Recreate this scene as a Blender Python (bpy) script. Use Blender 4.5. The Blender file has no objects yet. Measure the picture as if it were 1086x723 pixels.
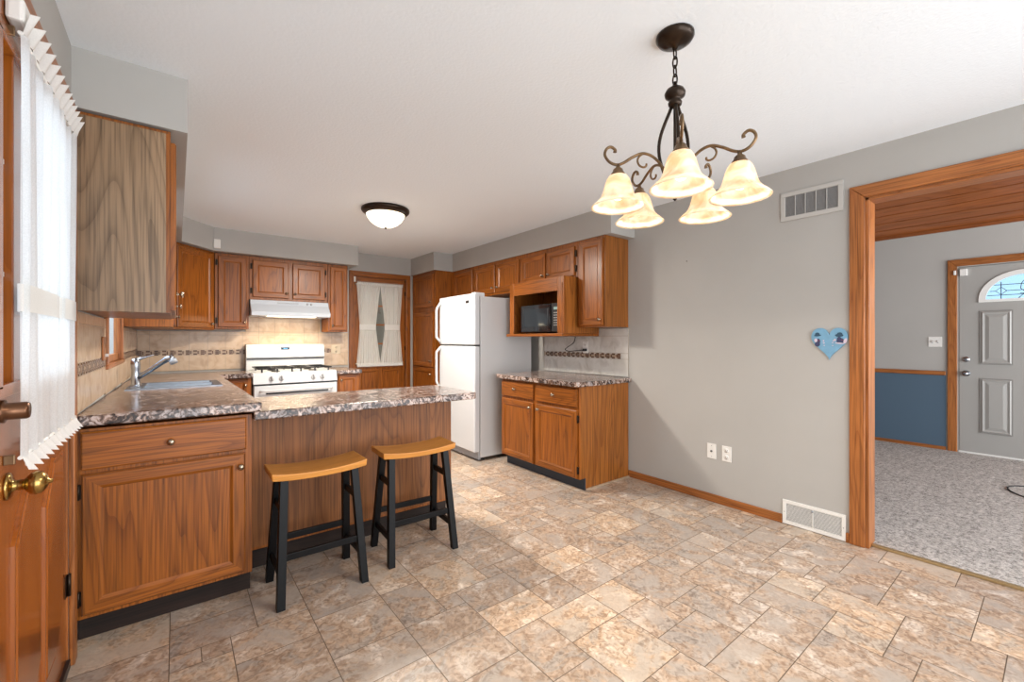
import bpy, bmesh, math, random
from mathutils import Vector, Matrix
random.seed(7)
PI = math.pi
scene = bpy.context.scene
COL = scene.collection

# ------------------------------------------------------------------ camera, sky, exposure
YAW = math.atan(356 / 457)
cam_data = bpy.data.cameras.new('camera')
cam_data.sensor_width = 36
cam_data.lens = 457 / 1086 * 36
cam_data.shift_y = -1.5 / 1086
cam_data.clip_start = 0.02
cam = bpy.data.objects.new('camera', cam_data)
COL.objects.link(cam)
cam.location = (0, 0, 1.27)
cam.rotation_euler = (PI / 2, 0, -YAW)
scene.camera = cam

world = bpy.data.worlds.new('world')
scene.world = world
world.use_nodes = True
wbg = world.node_tree.nodes['Background']
wbg.inputs[0].default_value = (0.90, 0.95, 1.0, 1)
wbg.inputs[1].default_value = 1.75

scene.view_settings.view_transform = 'Standard'
scene.view_settings.look = 'None'
scene.view_settings.exposure = 0.10
scene.view_settings.gamma = 1
scene.view_settings.use_curve_mapping = False

BULB_W = 3.5
FLUSH_W = 74.0
HOOD_W = 6.0

def rect_light(name, loc, rot, sx, sy, watts, col=(0.93, 0.965, 1.0)):
    l = bpy.data.lights.new(name, 'AREA'); l.shape = 'RECTANGLE'; l.size = sx; l.size_y = sy; l.energy = watts; l.color = col
    o = bpy.data.objects.new(name, l); COL.objects.link(o)
    o.location = loc; o.rotation_euler = rot
    return o
# unseen fill lamp added behind the camera to brighten the room and ceiling
rect_light('rear_fill', (1.5, -1.65, 1.15), (math.radians(90 + 6), 0, 0), 3.2, 2.1, 56)
rect_light('sink_daylight', (-0.95, 3.88, 2.25), (0, math.radians(-55), 0), 0.8, 0.8, 34)
rect_light('living_fill', (5.2, -3.1, 1.3), (math.radians(90 + 12), 0, 0), 3.0, 2.2, 190)  # unseen fill lamp, added to brighten the living room

# ------------------------------------------------------------------ materials
MATS = {}

def new_mat(name):
    m = bpy.data.materials.new(name)
    m.use_nodes = True
    nt = m.node_tree
    b = nt.nodes['Principled BSDF']
    MATS[name] = m
    return m, nt, b

def node(nt, t, **kw):
    n = nt.nodes.new(t)
    for k, v in kw.items():
        setattr(n, k, v)
    return n

def ramp(nt, stops, interp='LINEAR'):
    r = node(nt, 'ShaderNodeValToRGB')
    r.color_ramp.interpolation = interp
    els = r.color_ramp.elements
    while len(els) < len(stops):
        els.new(0.5)
    for e, (p, c) in zip(els, stops):
        e.position = p
        e.color = (c[0], c[1], c[2], 1)
    return r

def plain(name, col, rough=0.5, metal=0.0, coat=0.0, spec=0.5, noise=0.0, nscale=8, bump=0.0, bscale=200):
    m, nt, b = new_mat(name)
    b.inputs['Base Color'].default_value = (*col, 1)
    b.inputs['Roughness'].default_value = rough
    b.inputs['Metallic'].default_value = metal
    b.inputs['Coat Weight'].default_value = coat
    b.inputs['Specular IOR Level'].default_value = spec
    tc = node(nt, 'ShaderNodeTexCoord')
    if noise > 0:
        n = node(nt, 'ShaderNodeTexNoise')
        n.inputs['Scale'].default_value = nscale
        n.inputs['Detail'].default_value = 4
        nt.links.new(tc.outputs['Object'], n.inputs['Vector'])
        r = ramp(nt, [(0.3, [c * (1 - noise) for c in col]), (0.7, [min(1, c * (1 + noise)) for c in col])])
        nt.links.new(n.outputs['Fac'], r.inputs[0])
        nt.links.new(r.outputs[0], b.inputs['Base Color'])
    if bump > 0:
        n2 = node(nt, 'ShaderNodeTexNoise')
        n2.inputs['Scale'].default_value = bscale
        n2.inputs['Detail'].default_value = 3
        nt.links.new(tc.outputs['Object'], n2.inputs['Vector'])
        bp = node(nt, 'ShaderNodeBump')
        bp.inputs['Strength'].default_value = bump
        bp.inputs['Distance'].default_value = 0.004
        nt.links.new(n2.outputs['Fac'], bp.inputs['Height'])
        nt.links.new(bp.outputs[0], b.inputs['Normal'])
    return m

def wood(name, light, dark, axis='Z', rings=20, rough=0.36, stretch=0.10, scale=5.0, contrast=1.0, coat=0.05, pores=0.42, knots=False):
    m, nt, b = new_mat(name)
    L = nt.links
    tc = node(nt, 'ShaderNodeTexCoord')
    oi = node(nt, 'ShaderNodeObjectInfo')
    mul = node(nt, 'ShaderNodeVectorMath', operation='SCALE')
    mul.inputs[0].default_value = (7.3, 9.1, 5.7)
    L.new(oi.outputs['Random'], mul.inputs['Scale'])
    add = node(nt, 'ShaderNodeVectorMath', operation='ADD')
    L.new(tc.outputs['Object'], add.inputs[0])
    L.new(mul.outputs[0], add.inputs[1])
    def mapped(s):
        mp = node(nt, 'ShaderNodeMapping')
        v = [1, 1, 1]
        v['XYZ'.index(axis)] = s
        mp.inputs['Scale'].default_value = v
        L.new(add.outputs[0], mp.inputs['Vector'])
        return mp
    m1 = mapped(stretch)
    n1 = node(nt, 'ShaderNodeTexNoise')
    n1.inputs['Scale'].default_value = scale
    n1.inputs['Detail'].default_value = 2.0
    n1.inputs['Roughness'].default_value = 0.4
    n1.inputs['Distortion'].default_value = 0.45
    L.new(m1.outputs[0], n1.inputs['Vector'])
    mm = node(nt, 'ShaderNodeMath', operation='MULTIPLY')
    mm.inputs[1].default_value = rings
    L.new(n1.outputs['Fac'], mm.inputs[0])
    fr = node(nt, 'ShaderNodeMath', operation='FRACT')
    L.new(mm.outputs[0], fr.inputs[0])
    mid = [light[i] * 0.62 + dark[i] * 0.38 for i in range(3)]
    r1 = ramp(nt, [(0.0, dark), (0.20, mid), (0.50, light), (0.78, light), (1.0, mid)])
    L.new(fr.outputs[0], r1.inputs[0])
    # large soft tone drift
    m3 = mapped(0.25)
    n3 = node(nt, 'ShaderNodeTexNoise')
    n3.inputs['Scale'].default_value = 2.2
    n3.inputs['Detail'].default_value = 2
    L.new(m3.outputs[0], n3.inputs['Vector'])
    mixb = node(nt, 'ShaderNodeMix', data_type='RGBA')
    mixb.inputs[0].default_value = 0.35 * contrast + 0.25
    mixb.inputs[6].default_value = (*[light[i] * 0.8 + dark[i] * 0.2 for i in range(3)], 1)
    L.new(r1.outputs[0], mixb.inputs[7])
    # pores
    m2 = mapped(0.022)
    n2 = node(nt, 'ShaderNodeTexNoise')
    n2.inputs['Scale'].default_value = 130
    n2.inputs['Detail'].default_value = 2
    L.new(m2.outputs[0], n2.inputs['Vector'])
    r2 = ramp(nt, [(0.36, (1 - pores,) * 3), (0.56, (1, 1, 1))])
    L.new(n2.outputs['Fac'], r2.inputs[0])
    mx = node(nt, 'ShaderNodeMix', data_type='RGBA', blend_type='MULTIPLY')
    mx.inputs[0].default_value = 1
    L.new(mixb.outputs[2], mx.inputs[6])
    L.new(r2.outputs[0], mx.inputs[7])
    r3 = ramp(nt, [(0.3, (0.82, 0.80, 0.78)), (0.7, (1.14, 1.12, 1.1))])
    L.new(n3.outputs['Fac'], r3.inputs[0])
    mx2 = node(nt, 'ShaderNodeMix', data_type='RGBA', blend_type='MULTIPLY')
    mx2.inputs[0].default_value = 1
    L.new(mx.outputs[2], mx2.inputs[6])
    L.new(r3.outputs[0], mx2.inputs[7])
    out = mx2.outputs[2]
    if knots:
        mk = mapped(0.45)
        vk = node(nt, 'ShaderNodeTexVoronoi')
        vk.inputs['Scale'].default_value = 3.0
        L.new(mk.outputs[0], vk.inputs['Vector'])
        rk = ramp(nt, [(0.05, (0.16, 0.10, 0.08)), (0.13, (0.6, 0.5, 0.45)), (0.20, (1, 1, 1))])
        L.new(vk.outputs['Distance'], rk.inputs[0])
        mx3 = node(nt, 'ShaderNodeMix', data_type='RGBA', blend_type='MULTIPLY')
        mx3.inputs[0].default_value = 1
        L.new(out, mx3.inputs[6])
        L.new(rk.outputs[0], mx3.inputs[7])
        out = mx3.outputs[2]
    L.new(out, b.inputs['Base Color'])
    b.inputs['Roughness'].default_value = rough
    b.inputs['Coat Weight'].default_value = coat
    b.inputs['Coat Roughness'].default_value = 0.2
    b.inputs['Specular IOR Level'].default_value = 0.38
    bp = node(nt, 'ShaderNodeBump')
    bp.inputs['Strength'].default_value = 0.12
    bp.inputs['Distance'].default_value = 0.001
    L.new(r2.outputs[0], bp.inputs['Height'])
    L.new(bp.outputs[0], b.inputs['Normal'])
    return m

OAK_L, OAK_D = (0.345, 0.106, 0.013), (0.13, 0.031, 0.004)
for ax in 'XYZ':
    wood('oak_' + ax, OAK_L, OAK_D, ax)
    wood('trimoak_' + ax, (0.43, 0.155, 0.042), (0.24, 0.070, 0.016), ax, rings=22)
    wood('doorwood_' + ax, (0.33, 0.090, 0.010), (0.20, 0.046, 0.005), ax, rings=7, pores=0.2, rough=0.2, coat=0.5)
wood('oak_side', (0.38, 0.132, 0.024), (0.17, 0.049, 0.009), 'Z', rings=40, stretch=0.10, scale=2.3)
wood('veneer', (0.33, 0.215, 0.125), (0.14, 0.085, 0.045), 'Z', rings=38, scale=2.2, stretch=0.12, coat=0.15)  # greyer brown than the cabinet oak
wood('pen_veneer', (0.28, 0.105, 0.030), (0.13, 0.042, 0.011), 'Z', rings=34, scale=2.0, stretch=0.13, rough=0.5, coat=0)
wood('seat_wood', (0.62, 0.27, 0.055), (0.48, 0.19, 0.035), 'X', rings=6, pores=0.15, rough=0.35)
wood('pine', (0.32, 0.098, 0.026), (0.19, 0.052, 0.013), 'Y', rings=12, pores=0.2, rough=0.3, coat=0.3, knots=True)
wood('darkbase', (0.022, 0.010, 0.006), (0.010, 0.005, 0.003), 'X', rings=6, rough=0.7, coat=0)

plain('wall_paint', (0.43, 0.415, 0.39), 0.7, noise=0.03, nscale=2, bump=0.05, bscale=150)
plain('ceiling_paint', (0.85, 0.90, 0.94), 0.85, bump=0.35, bscale=70)
plain('blue_paint', (0.075, 0.125, 0.18), 0.6)
plain('door_grey', (0.36, 0.35, 0.33), 0.45)
plain('door_groove', (0.25, 0.24, 0.225), 0.5)
plain('white_paint', (0.78, 0.77, 0.74), 0.45)
plain('vent_white', (0.50, 0.485, 0.455), 0.45)
plain('vent_dark', (0.035, 0.035, 0.035), 0.8)
plain('vent_grey', (0.30, 0.30, 0.30), 0.6)
plain('appliance_white', (0.63, 0.645, 0.66), 0.35, coat=0.1)
plain('fridge_side', (0.60, 0.60, 0.60), 0.35, bump=0.05, bscale=400)
plain('appliance_grey', (0.35, 0.36, 0.38), 0.4)
plain('hood_white', (0.54, 0.58, 0.63), 0.3)
plain('black_gloss', (0.010, 0.012, 0.015), 0.08, coat=0.5)
plain('black_plastic', (0.015, 0.015, 0.017), 0.35)
plain('black_paint', (0.003, 0.003, 0.0035), 0.4, spec=0.2, noise=0.2, nscale=30)
plain('oven_glass', (0.02, 0.026, 0.032), 0.06)
plain('navy_toe', (0.022, 0.032, 0.048), 0.5)
plain('bronze', (0.030, 0.018, 0.011), 0.28, metal=0.7, noise=0.25, nscale=12)
plain('gold_bronze', (0.20, 0.125, 0.065), 0.33, metal=0.75, noise=0.35, nscale=25)
plain('dark_brass', (0.12, 0.055, 0.028), 0.3, metal=0.8, noise=0.3, nscale=20)
plain('brass', (0.42, 0.27, 0.085), 0.22, metal=1.0, noise=0.25, nscale=20)
plain('nickel', (0.40, 0.33, 0.25), 0.25, metal=1.0)
plain('chrome', (0.42, 0.45, 0.50), 0.2, metal=1.0)
plain('steel', (0.33, 0.37, 0.42), 0.32, metal=1.0, noise=0.08, nscale=60)
plain('grout', (0.36, 0.29, 0.22), 0.8)
plain('floor_grout', (0.20, 0.145, 0.10), 0.7)
plain('mosaic_dark', (0.13, 0.065, 0.035), 0.3, noise=0.45, nscale=18)
plain('mosaic_tan', (0.40, 0.29, 0.20), 0.35, noise=0.2, nscale=18)
plain('cream_plate', (0.62, 0.52, 0.38), 0.5)
plain('plate_white', (0.80, 0.78, 0.74), 0.4)
plain('plate_slot', (0.10, 0.10, 0.10), 0.5)
plain('heart_blue', (0.17, 0.36, 0.52), 0.5, noise=0.08, nscale=30)
plain('heart_edge', (0.10, 0.10, 0.13), 0.5)
plain('teal', (0.022, 0.07, 0.12), 0.6)
plain('navy', (0.04, 0.05, 0.12), 0.6)
plain('pale_pink', (0.62, 0.52, 0.60), 0.6)
plain('maroon', (0.16, 0.05, 0.10), 0.6)
plain('lead', (0.03, 0.03, 0.035), 0.4, metal=0.6)
plain('cable_black', (0.01, 0.01, 0.012), 0.5)
plain('threshold', (0.42, 0.30, 0.15), 0.3, metal=0.6)
plain('display', (0.02, 0.05, 0.09), 0.2)
plain('garage_wall', (0.30, 0.28, 0.25), 0.8)

def tile_mat(name, a, b_, c, rough=0.25, scale=9):
    m, nt, b = new_mat(name)
    tc = node(nt, 'ShaderNodeTexCoord')
    n = node(nt, 'ShaderNodeTexNoise')
    n.inputs['Scale'].default_value = scale
    n.inputs['Detail'].default_value = 6
    n.inputs['Distortion'].default_value = 0.8
    nt.links.new(tc.outputs['Object'], n.inputs['Vector'])
    r = ramp(nt, [(0.32, a), (0.52, b_), (0.72, c)])
    nt.links.new(n.outputs['Fac'], r.inputs[0])
    nt.links.new(r.outputs[0], b.inputs['Base Color'])
    b.inputs['Roughness'].default_value = rough
    return m
tile_mat('tile_beige_warmlit', (0.47, 0.32, 0.20), (0.58, 0.42, 0.28), (0.62, 0.47, 0.33))  # beige tile with the hood lamp's warm cast mixed into its colour
tile_mat('tile_pale', (0.50, 0.47, 0.43), (0.66, 0.64, 0.60), (0.60, 0.58, 0.53), scale=7)

def granite(name):
    m, nt, b = new_mat(name)
    L = nt.links
    tc = node(nt, 'ShaderNodeTexCoord')
    n = node(nt, 'ShaderNodeTexNoise')
    n.inputs['Scale'].default_value = 27
    n.inputs['Detail'].default_value = 6
    n.inputs['Roughness'].default_value = 0.65
    n.inputs['Distortion'].default_value = 1.6
    L.new(tc.outputs['Object'], n.inputs['Vector'])
    r = ramp(nt, [(0.34, (0.012, 0.011, 0.013)), (0.45, (0.060, 0.040, 0.034)), (0.50, (0.20, 0.135, 0.10)),
                  (0.55, (0.42, 0.36, 0.33)), (0.64, (0.60, 0.56, 0.54)), (0.75, (0.10, 0.07, 0.06))])
    L.new(n.outputs['Fac'], r.inputs[0])
    n2 = node(nt, 'ShaderNodeTexNoise')
    n2.inputs['Scale'].default_value = 9
    n2.inputs['Detail'].default_value = 3
    L.new(tc.outputs['Object'], n2.inputs['Vector'])
    r2 = ramp(nt, [(0.38, (0.62, 0.60, 0.62)), (0.6, (1.15, 1.0, 0.92))])
    L.new(n2.outputs['Fac'], r2.inputs[0])
    mx = node(nt, 'ShaderNodeMix', data_type='RGBA', blend_type='MULTIPLY')
    mx.inputs[0].default_value = 1
    L.new(r.outputs[0], mx.inputs[6])
    L.new(r2.outputs[0], mx.inputs[7])
    L.new(mx.outputs[2], b.inputs['Base Color'])
    b.inputs['Roughness'].default_value = 0.22
    b.inputs['Coat Weight'].default_value = 0.3
    b.inputs['Coat Roughness'].default_value = 0.12
granite('granite')

def slate_floor():
    m, nt, b = new_mat('slate_tile')
    L = nt.links
    tc = node(nt, 'ShaderNodeTexCoord')
    at = node(nt, 'ShaderNodeVertexColor', layer_name='tile')
    sc = node(nt, 'ShaderNodeVectorMath', operation='SCALE')
    L.new(at.outputs['Color'], sc.inputs[0])
    sc.inputs['Scale'].default_value = 11
    add = node(nt, 'ShaderNodeVectorMath', operation='ADD')
    L.new(tc.outputs['Object'], add.inputs[0])
    L.new(sc.outputs[0], add.inputs[1])
    n1 = node(nt, 'ShaderNodeTexNoise')
    n1.inputs['Scale'].default_value = 5.5
    n1.inputs['Detail'].default_value = 7
    n1.inputs['Roughness'].default_value = 0.62
    n1.inputs['Distortion'].default_value = 1.1
    L.new(add.outputs[0], n1.inputs['Vector'])
    r1 = ramp(nt, [(0.28, (0.26, 0.215, 0.18)), (0.40, (0.39, 0.335, 0.28)), (0.49, (0.42, 0.305, 0.215)),
                   (0.58, (0.50, 0.405, 0.32)), (0.70, (0.66, 0.59, 0.51))])
    L.new(n1.outputs['Fac'], r1.inputs[0])
    # fine speckle and veins
    n2 = node(nt, 'ShaderNodeTexNoise')
    n2.inputs['Scale'].default_value = 38
    n2.inputs['Detail'].default_value = 5
    n2.inputs['Distortion'].default_value = 1.2
    L.new(add.outputs[0], n2.inputs['Vector'])
    r2 = ramp(nt, [(0.36, (0.72, 0.66, 0.62)), (0.5, (1.0, 1.0, 1.0)), (0.64, (1.2, 1.2, 1.2))])
    L.new(n2.outputs['Fac'], r2.inputs[0])
    mx = node(nt, 'ShaderNodeMix', data_type='RGBA', blend_type='MULTIPLY')
    mx.inputs[0].default_value = 1
    L.new(r1.outputs[0], mx.inputs[6])
    L.new(r2.outputs[0], mx.inputs[7])
    # grey mineral patches
    n3 = node(nt, 'ShaderNodeTexNoise')
    n3.inputs['Scale'].default_value = 3.3
    n3.inputs['Detail'].default_value = 5
    n3.inputs['Distortion'].default_value = 1.8
    L.new(add.outputs[0], n3.inputs['Vector'])
    r3 = ramp(nt, [(0.50, (0, 0, 0)), (0.60, (0.75, 0.75, 0.75))])
    L.new(n3.outputs['Fac'], r3.inputs[0])
    mg = node(nt, 'ShaderNodeMix', data_type='RGBA')
    L.new(r3.outputs[0], mg.inputs[0])
    L.new(mx.outputs[2], mg.inputs[6])
    mg.inputs[7].default_value = (0.43, 0.375, 0.32, 1)
    # tone per tile
    sep = node(nt, 'ShaderNodeSeparateColor')
    L.new(at.outputs['Color'], sep.inputs[0])
    r4 = ramp(nt, [(0.0, (0.88, 0.88, 0.90)), (0.75, (1.05, 1.02, 1.0)), (0.88, (1.18, 1.15, 1.1)), (1.0, (1.28, 1.22, 1.14))])
    L.new(sep.outputs[1], r4.inputs[0])
    mt = node(nt, 'ShaderNodeMix', data_type='RGBA', blend_type='MULTIPLY')
    mt.inputs[0].default_value = 1
    L.new(mg.outputs[2], mt.inputs[6])
    L.new(r4.outputs[0], mt.inputs[7])
    L.new(mt.outputs[2], b.inputs['Base Color'])
    b.inputs['Roughness'].default_value = 0.38
    bp = node(nt, 'ShaderNodeBump')
    bp.inputs['Strength'].default_value = 0.25
    bp.inputs['Distance'].default_value = 0.003
    L.new(n2.outputs['Fac'], bp.inputs['Height'])
    L.new(bp.outputs[0], b.inputs['Normal'])
slate_floor()

def carpet():
    m, nt, b = new_mat('carpet')
    L = nt.links
    tc = node(nt, 'ShaderNodeTexCoord')
    n = node(nt, 'ShaderNodeTexNoise')
    n.inputs['Scale'].default_value = 48
    n.inputs['Detail'].default_value = 6
    n.inputs['Roughness'].default_value = 0.85
    L.new(tc.outputs['Object'], n.inputs['Vector'])
    r = ramp(nt, [(0.36, (0.07, 0.065, 0.06)), (0.45, (0.34, 0.32, 0.30)), (0.56, (0.58, 0.55, 0.52)), (0.7, (0.76, 0.73, 0.69))])
    L.new(n.outputs['Fac'], r.inputs[0])
    mp = node(nt, 'ShaderNodeMapping')
    mp.inputs['Scale'].default_value = (1.0, 7.0, 1)
    mp.inputs['Rotation'].default_value = (0, 0, 0.9)
    L.new(tc.outputs['Object'], mp.inputs['Vector'])
    n2 = node(nt, 'ShaderNodeTexNoise')
    n2.inputs['Scale'].default_value = 5
    n2.inputs['Detail'].default_value = 5
    L.new(mp.outputs[0], n2.inputs['Vector'])
    r2 = ramp(nt, [(0.38, (0.92, 0.91, 0.90)), (0.6, (1.05, 1.05, 1.05))])
    L.new(n2.outputs['Fac'], r2.inputs[0])
    mx = node(nt, 'ShaderNodeMix', data_type='RGBA', blend_type='MULTIPLY')
    mx.inputs[0].default_value = 1
    L.new(r.outputs[0], mx.inputs[6])
    L.new(r2.outputs[0], mx.inputs[7])
    L.new(mx.outputs[2], b.inputs['Base Color'])
    b.inputs['Roughness'].default_value = 0.95
    bp = node(nt, 'ShaderNodeBump')
    bp.inputs['Strength'].default_value = 0.6
    bp.inputs['Distance'].default_value = 0.01
    L.new(n.outputs['Fac'], bp.inputs['Height'])
    L.new(bp.outputs[0], b.inputs['Normal'])
carpet()

def glass_mat(name, tint=(0.9, 0.95, 1.0), gloss=0.08):
    m, nt, b = new_mat(name)
    nt.nodes.remove(b)
    out = nt.nodes['Material Output']
    t = node(nt, 'ShaderNodeBsdfTransparent')
    t.inputs[0].default_value = (*tint, 1)
    g = node(nt, 'ShaderNodeBsdfGlossy')
    g.inputs['Roughness'].default_value = 0.03
    mx = node(nt, 'ShaderNodeMixShader')
    mx.inputs[0].default_value = gloss
    nt.links.new(t.outputs[0], mx.inputs[1])
    nt.links.new(g.outputs[0], mx.inputs[2])
    nt.links.new(mx.outputs[0], out.inputs[0])
glass_mat('glass')
glass_mat('glass_blue', (0.62, 0.78, 0.9))
glass_mat('garage_glass', (0.75, 0.74, 0.70), 0.1)

def cloth(name, col, transp, transl):
    m, nt, b = new_mat(name)
    nt.nodes.remove(b)
    out = nt.nodes['Material Output']
    d = node(nt, 'ShaderNodeBsdfDiffuse')
    d.inputs[0].default_value = (*col, 1)
    tl = node(nt, 'ShaderNodeBsdfTranslucent')
    tl.inputs[0].default_value = (*col, 1)
    tp = node(nt, 'ShaderNodeBsdfTransparent')
    m1 = node(nt, 'ShaderNodeMixShader')
    m1.inputs[0].default_value = transl
    nt.links.new(d.outputs[0], m1.inputs[1])
    nt.links.new(tl.outputs[0], m1.inputs[2])
    m2 = node(nt, 'ShaderNodeMixShader')
    # woven threads vary the openness a little
    tc = node(nt, 'ShaderNodeTexCoord')
    n = node(nt, 'ShaderNodeTexNoise')
    n.inputs['Scale'].default_value = 300
    nt.links.new(tc.outputs['Object'], n.inputs['Vector'])
    r = ramp(nt, [(0.3, (max(0, transp - 0.06),) * 3), (0.7, (transp + 0.06,) * 3)])
    nt.links.new(n.outputs['Fac'], r.inputs[0])
    nt.links.new(r.outputs[0], m2.inputs[0])
    nt.links.new(m1.outputs[0], m2.inputs[1])
    nt.links.new(tp.outputs[0], m2.inputs[2])
    nt.links.new(m2.outputs[0], out.inputs[0])
cloth('sheer', (0.88, 0.90, 0.90), 0.10, 0.45)
cloth('sheer_dense', (0.86, 0.85, 0.82), 0.02, 0.25)
cloth('sheer_back', (0.88, 0.86, 0.81), 0.19, 0.30)

def lampglass(name, edge, core, estr):
    """frosted alabaster glass of a lit lamp: glows warm, paler where one looks straight at it"""
    m, nt, b = new_mat(name)
    L = nt.links
    out = nt.nodes['Material Output']
    tc = node(nt, 'ShaderNodeTexCoord')
    n = node(nt, 'ShaderNodeTexNoise')
    n.inputs['Scale'].default_value = 14
    n.inputs['Detail'].default_value = 3
    n.inputs['Distortion'].default_value = 1.5
    L.new(tc.outputs['Object'], n.inputs['Vector'])
    r = ramp(nt, [(0.35, edge), (0.65, core)])
    L.new(n.outputs['Fac'], r.inputs[0])
    L.new(r.outputs[0], b.inputs['Base Color'])
    b.inputs['Roughness'].default_value = 0.3
    tl = node(nt, 'ShaderNodeBsdfTranslucent')
    L.new(r.outputs[0], tl.inputs[0])
    em = node(nt, 'ShaderNodeEmission')
    L.new(r.outputs[0], em.inputs[0])
    em.inputs[1].default_value = estr
    m1 = node(nt, 'ShaderNodeMixShader')
    m1.inputs[0].default_value = 0.5
    L.new(b.outputs[0], m1.inputs[1])
    L.new(tl.outputs[0], m1.inputs[2])
    ad = node(nt, 'ShaderNodeAddShader')
    L.new(m1.outputs[0], ad.inputs[0])
    L.new(em.outputs[0], ad.inputs[1])
    L.new(ad.outputs[0], out.inputs[0])
lampglass('shade_glass', (0.80, 0.62, 0.40), (0.94, 0.84, 0.70), 0.22)
lampglass('dome_glass', (0.95, 0.82, 0.60), (1.0, 0.93, 0.80), 1.9)

def emitter(name, col, s):
    m, nt, b = new_mat(name)
    b.inputs['Base Color'].default_value = (*col, 1)
    b.inputs['Emission Color'].default_value = (*col, 1)
    b.inputs['Emission Strength'].default_value = s
emitter('bulb_glow', (1.0, 0.88, 0.72), 4.2)
emitter('hood_lens', (1.0, 0.86, 0.62), 3)
emitter('lcd', (0.10, 0.35, 0.65), 0.6)
emitter('lcd_green', (0.20, 0.30, 0.28), 0.2)

# ------------------------------------------------------------------ mesh builder
class MB:
    def __init__(s):
        s.v = []; s.f = []; s.m = []; s.sm = []
    def add(s, verts, faces, mat=0, smooth=False):
        o = len(s.v)
        s.v += [tuple(v) for v in verts]
        for f in faces:
            s.f.append(tuple(i + o for i in f)); s.m.append(mat); s.sm.append(smooth)
        return s
    def box(s, x0, x1, y0, y1, z0, z1, mat=0, M=None):
        v = [(x, y, z) for z in (z0, z1) for y in (y0, y1) for x in (x0, x1)]
        if M: v = [M @ Vector(p) for p in v]
        return s.add(v, [(0, 2, 3, 1), (4, 5, 7, 6), (0, 1, 5, 4), (2, 6, 7, 3), (0, 4, 6, 2), (1, 3, 7, 5)], mat)
    def prism(s, poly, z0, z1, mat=0, M=None):
        n = len(poly)
        v = [(x, y, z0) for x, y in poly] + [(x, y, z1) for x, y in poly]
        if M: v = [M @ Vector(p) for p in v]
        return s.add(v, [tuple(range(n))[::-1], tuple(range(n, 2 * n))] + [(i, (i + 1) % n, n + (i + 1) % n, n + i) for i in range(n)], mat)
    def tube(s, pts, r, seg=10, mat=0, cap=True, flat=1.0):
        pts = [Vector(p) for p in pts]
        n = len(pts)
        rs = r if isinstance(r, (list, tuple)) else [r] * n
        t0 = (pts[1] - pts[0]).normalized()
        up = Vector((0, 0, 1)) if abs(t0.z) < 0.9 else Vector((1, 0, 0))
        u = t0.cross(up).normalized()
        V = []
        for i, p in enumerate(pts):
            t = ((pts[min(i + 1, n - 1)] - pts[max(i - 1, 0)])).normalized()
            u = (u - t * u.dot(t)).normalized()
            w = t.cross(u)
            for k in range(seg):
                a = 2 * PI * k / seg
                V.append(p + (u * math.cos(a) + w * math.sin(a) * flat) * rs[i])
        F = []
        for i in range(n - 1):
            for k in range(seg):
                F.append((i * seg + k, i * seg + (k + 1) % seg, (i + 1) * seg + (k + 1) % seg, (i + 1) * seg + k))
        s.add(V, F, mat, True)
        if cap:
            o = len(s.v) - len(V)
            s.f.append(tuple(o + k for k in range(seg))[::-1]); s.m.append(mat); s.sm.append(False)
            s.f.append(tuple(o + (n - 1) * seg + k for k in range(seg))); s.m.append(mat); s.sm.append(False)
        return s
    def lathe(s, prof, M=None, seg=24, mat=0, smooth=True):
        """prof: (radius, height) along local z"""
        V = []
        for r, z in prof:
            for k in range(seg):
                a = 2 * PI * k / seg
                V.append(Vector((r * math.cos(a), r * math.sin(a), z)))
        if M: V = [M @ p for p in V]
        F = []
        for i in range(len(prof) - 1):
            for k in range(seg):
                F.append((i * seg + k, i * seg + (k + 1) % seg, (i + 1) * seg + (k + 1) % seg, (i + 1) * seg + k))
        return s.add(V, F, mat, smooth)
    def sphere(s, c, r, seg=16, mat=0, sz=1.0):
        prof = [(r * math.sin(PI * i / 10) + 1e-5, -r * sz * math.cos(PI * i / 10)) for i in range(11)]
        return s.lathe(prof, Matrix.Translation(Vector(c)), seg, mat)
    def mesh(s, name, mats, off=(0, 0, 0)):
        me = bpy.data.meshes.new(name)
        ox, oy, oz = off
        me.from_pydata([(x - ox, y - oy, z - oz) for x, y, z in s.v], [], s.f)
        for mt in mats:
            me.materials.append(MATS[mt])
        for p, mi, sm in zip(me.polygons, s.m, s.sm):
            p.material_index = mi
            p.use_smooth = sm
        me.update()
        bm = bmesh.new(); bm.from_mesh(me)
        bmesh.ops.recalc_face_normals(bm, faces=bm.faces)
        bm.to_mesh(me); bm.free()
        return me

def root_loc(p):
    while p.parent: p = p.parent
    return tuple(p.location)

def thing(name, label, cat, loc=(0, 0, 0), rotz=0, group=None, kind=None):
    o = bpy.data.objects.new(name, None)
    o.empty_display_size = 0.05
    COL.objects.link(o)
    o.location = loc; o.rotation_euler = (0, 0, rotz)
    o['label'] = label
    if cat: o['category'] = cat
    if group: o['group'] = group
    if kind: o['kind'] = kind
    return o

def part(name, mb, mats, parent=None, bevel=0.0, solid=0.0, local=False, label=None, sub=0):
    """link the builder's shape as one mesh object; coordinates are world ones unless local"""
    if isinstance(mats, str): mats = [mats]
    off = (0, 0, 0)
    if parent and not local: off = root_loc(parent)
    o = bpy.data.objects.new(name, mb.mesh(name, mats, off))
    COL.objects.link(o)
    if parent: o.parent = parent
    if bevel:
        md = o.modifiers.new('bevel', 'BEVEL'); md.width = bevel; md.segments = 2; md.limit_method = 'ANGLE'
    if solid:
        md = o.modifiers.new('solid', 'SOLIDIFY'); md.thickness = solid
    if sub:
        md = o.modifiers.new('sub', 'SUBSURF'); md.levels = sub; md.render_levels = sub
    if label: o['label'] = label
    return o

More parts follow.
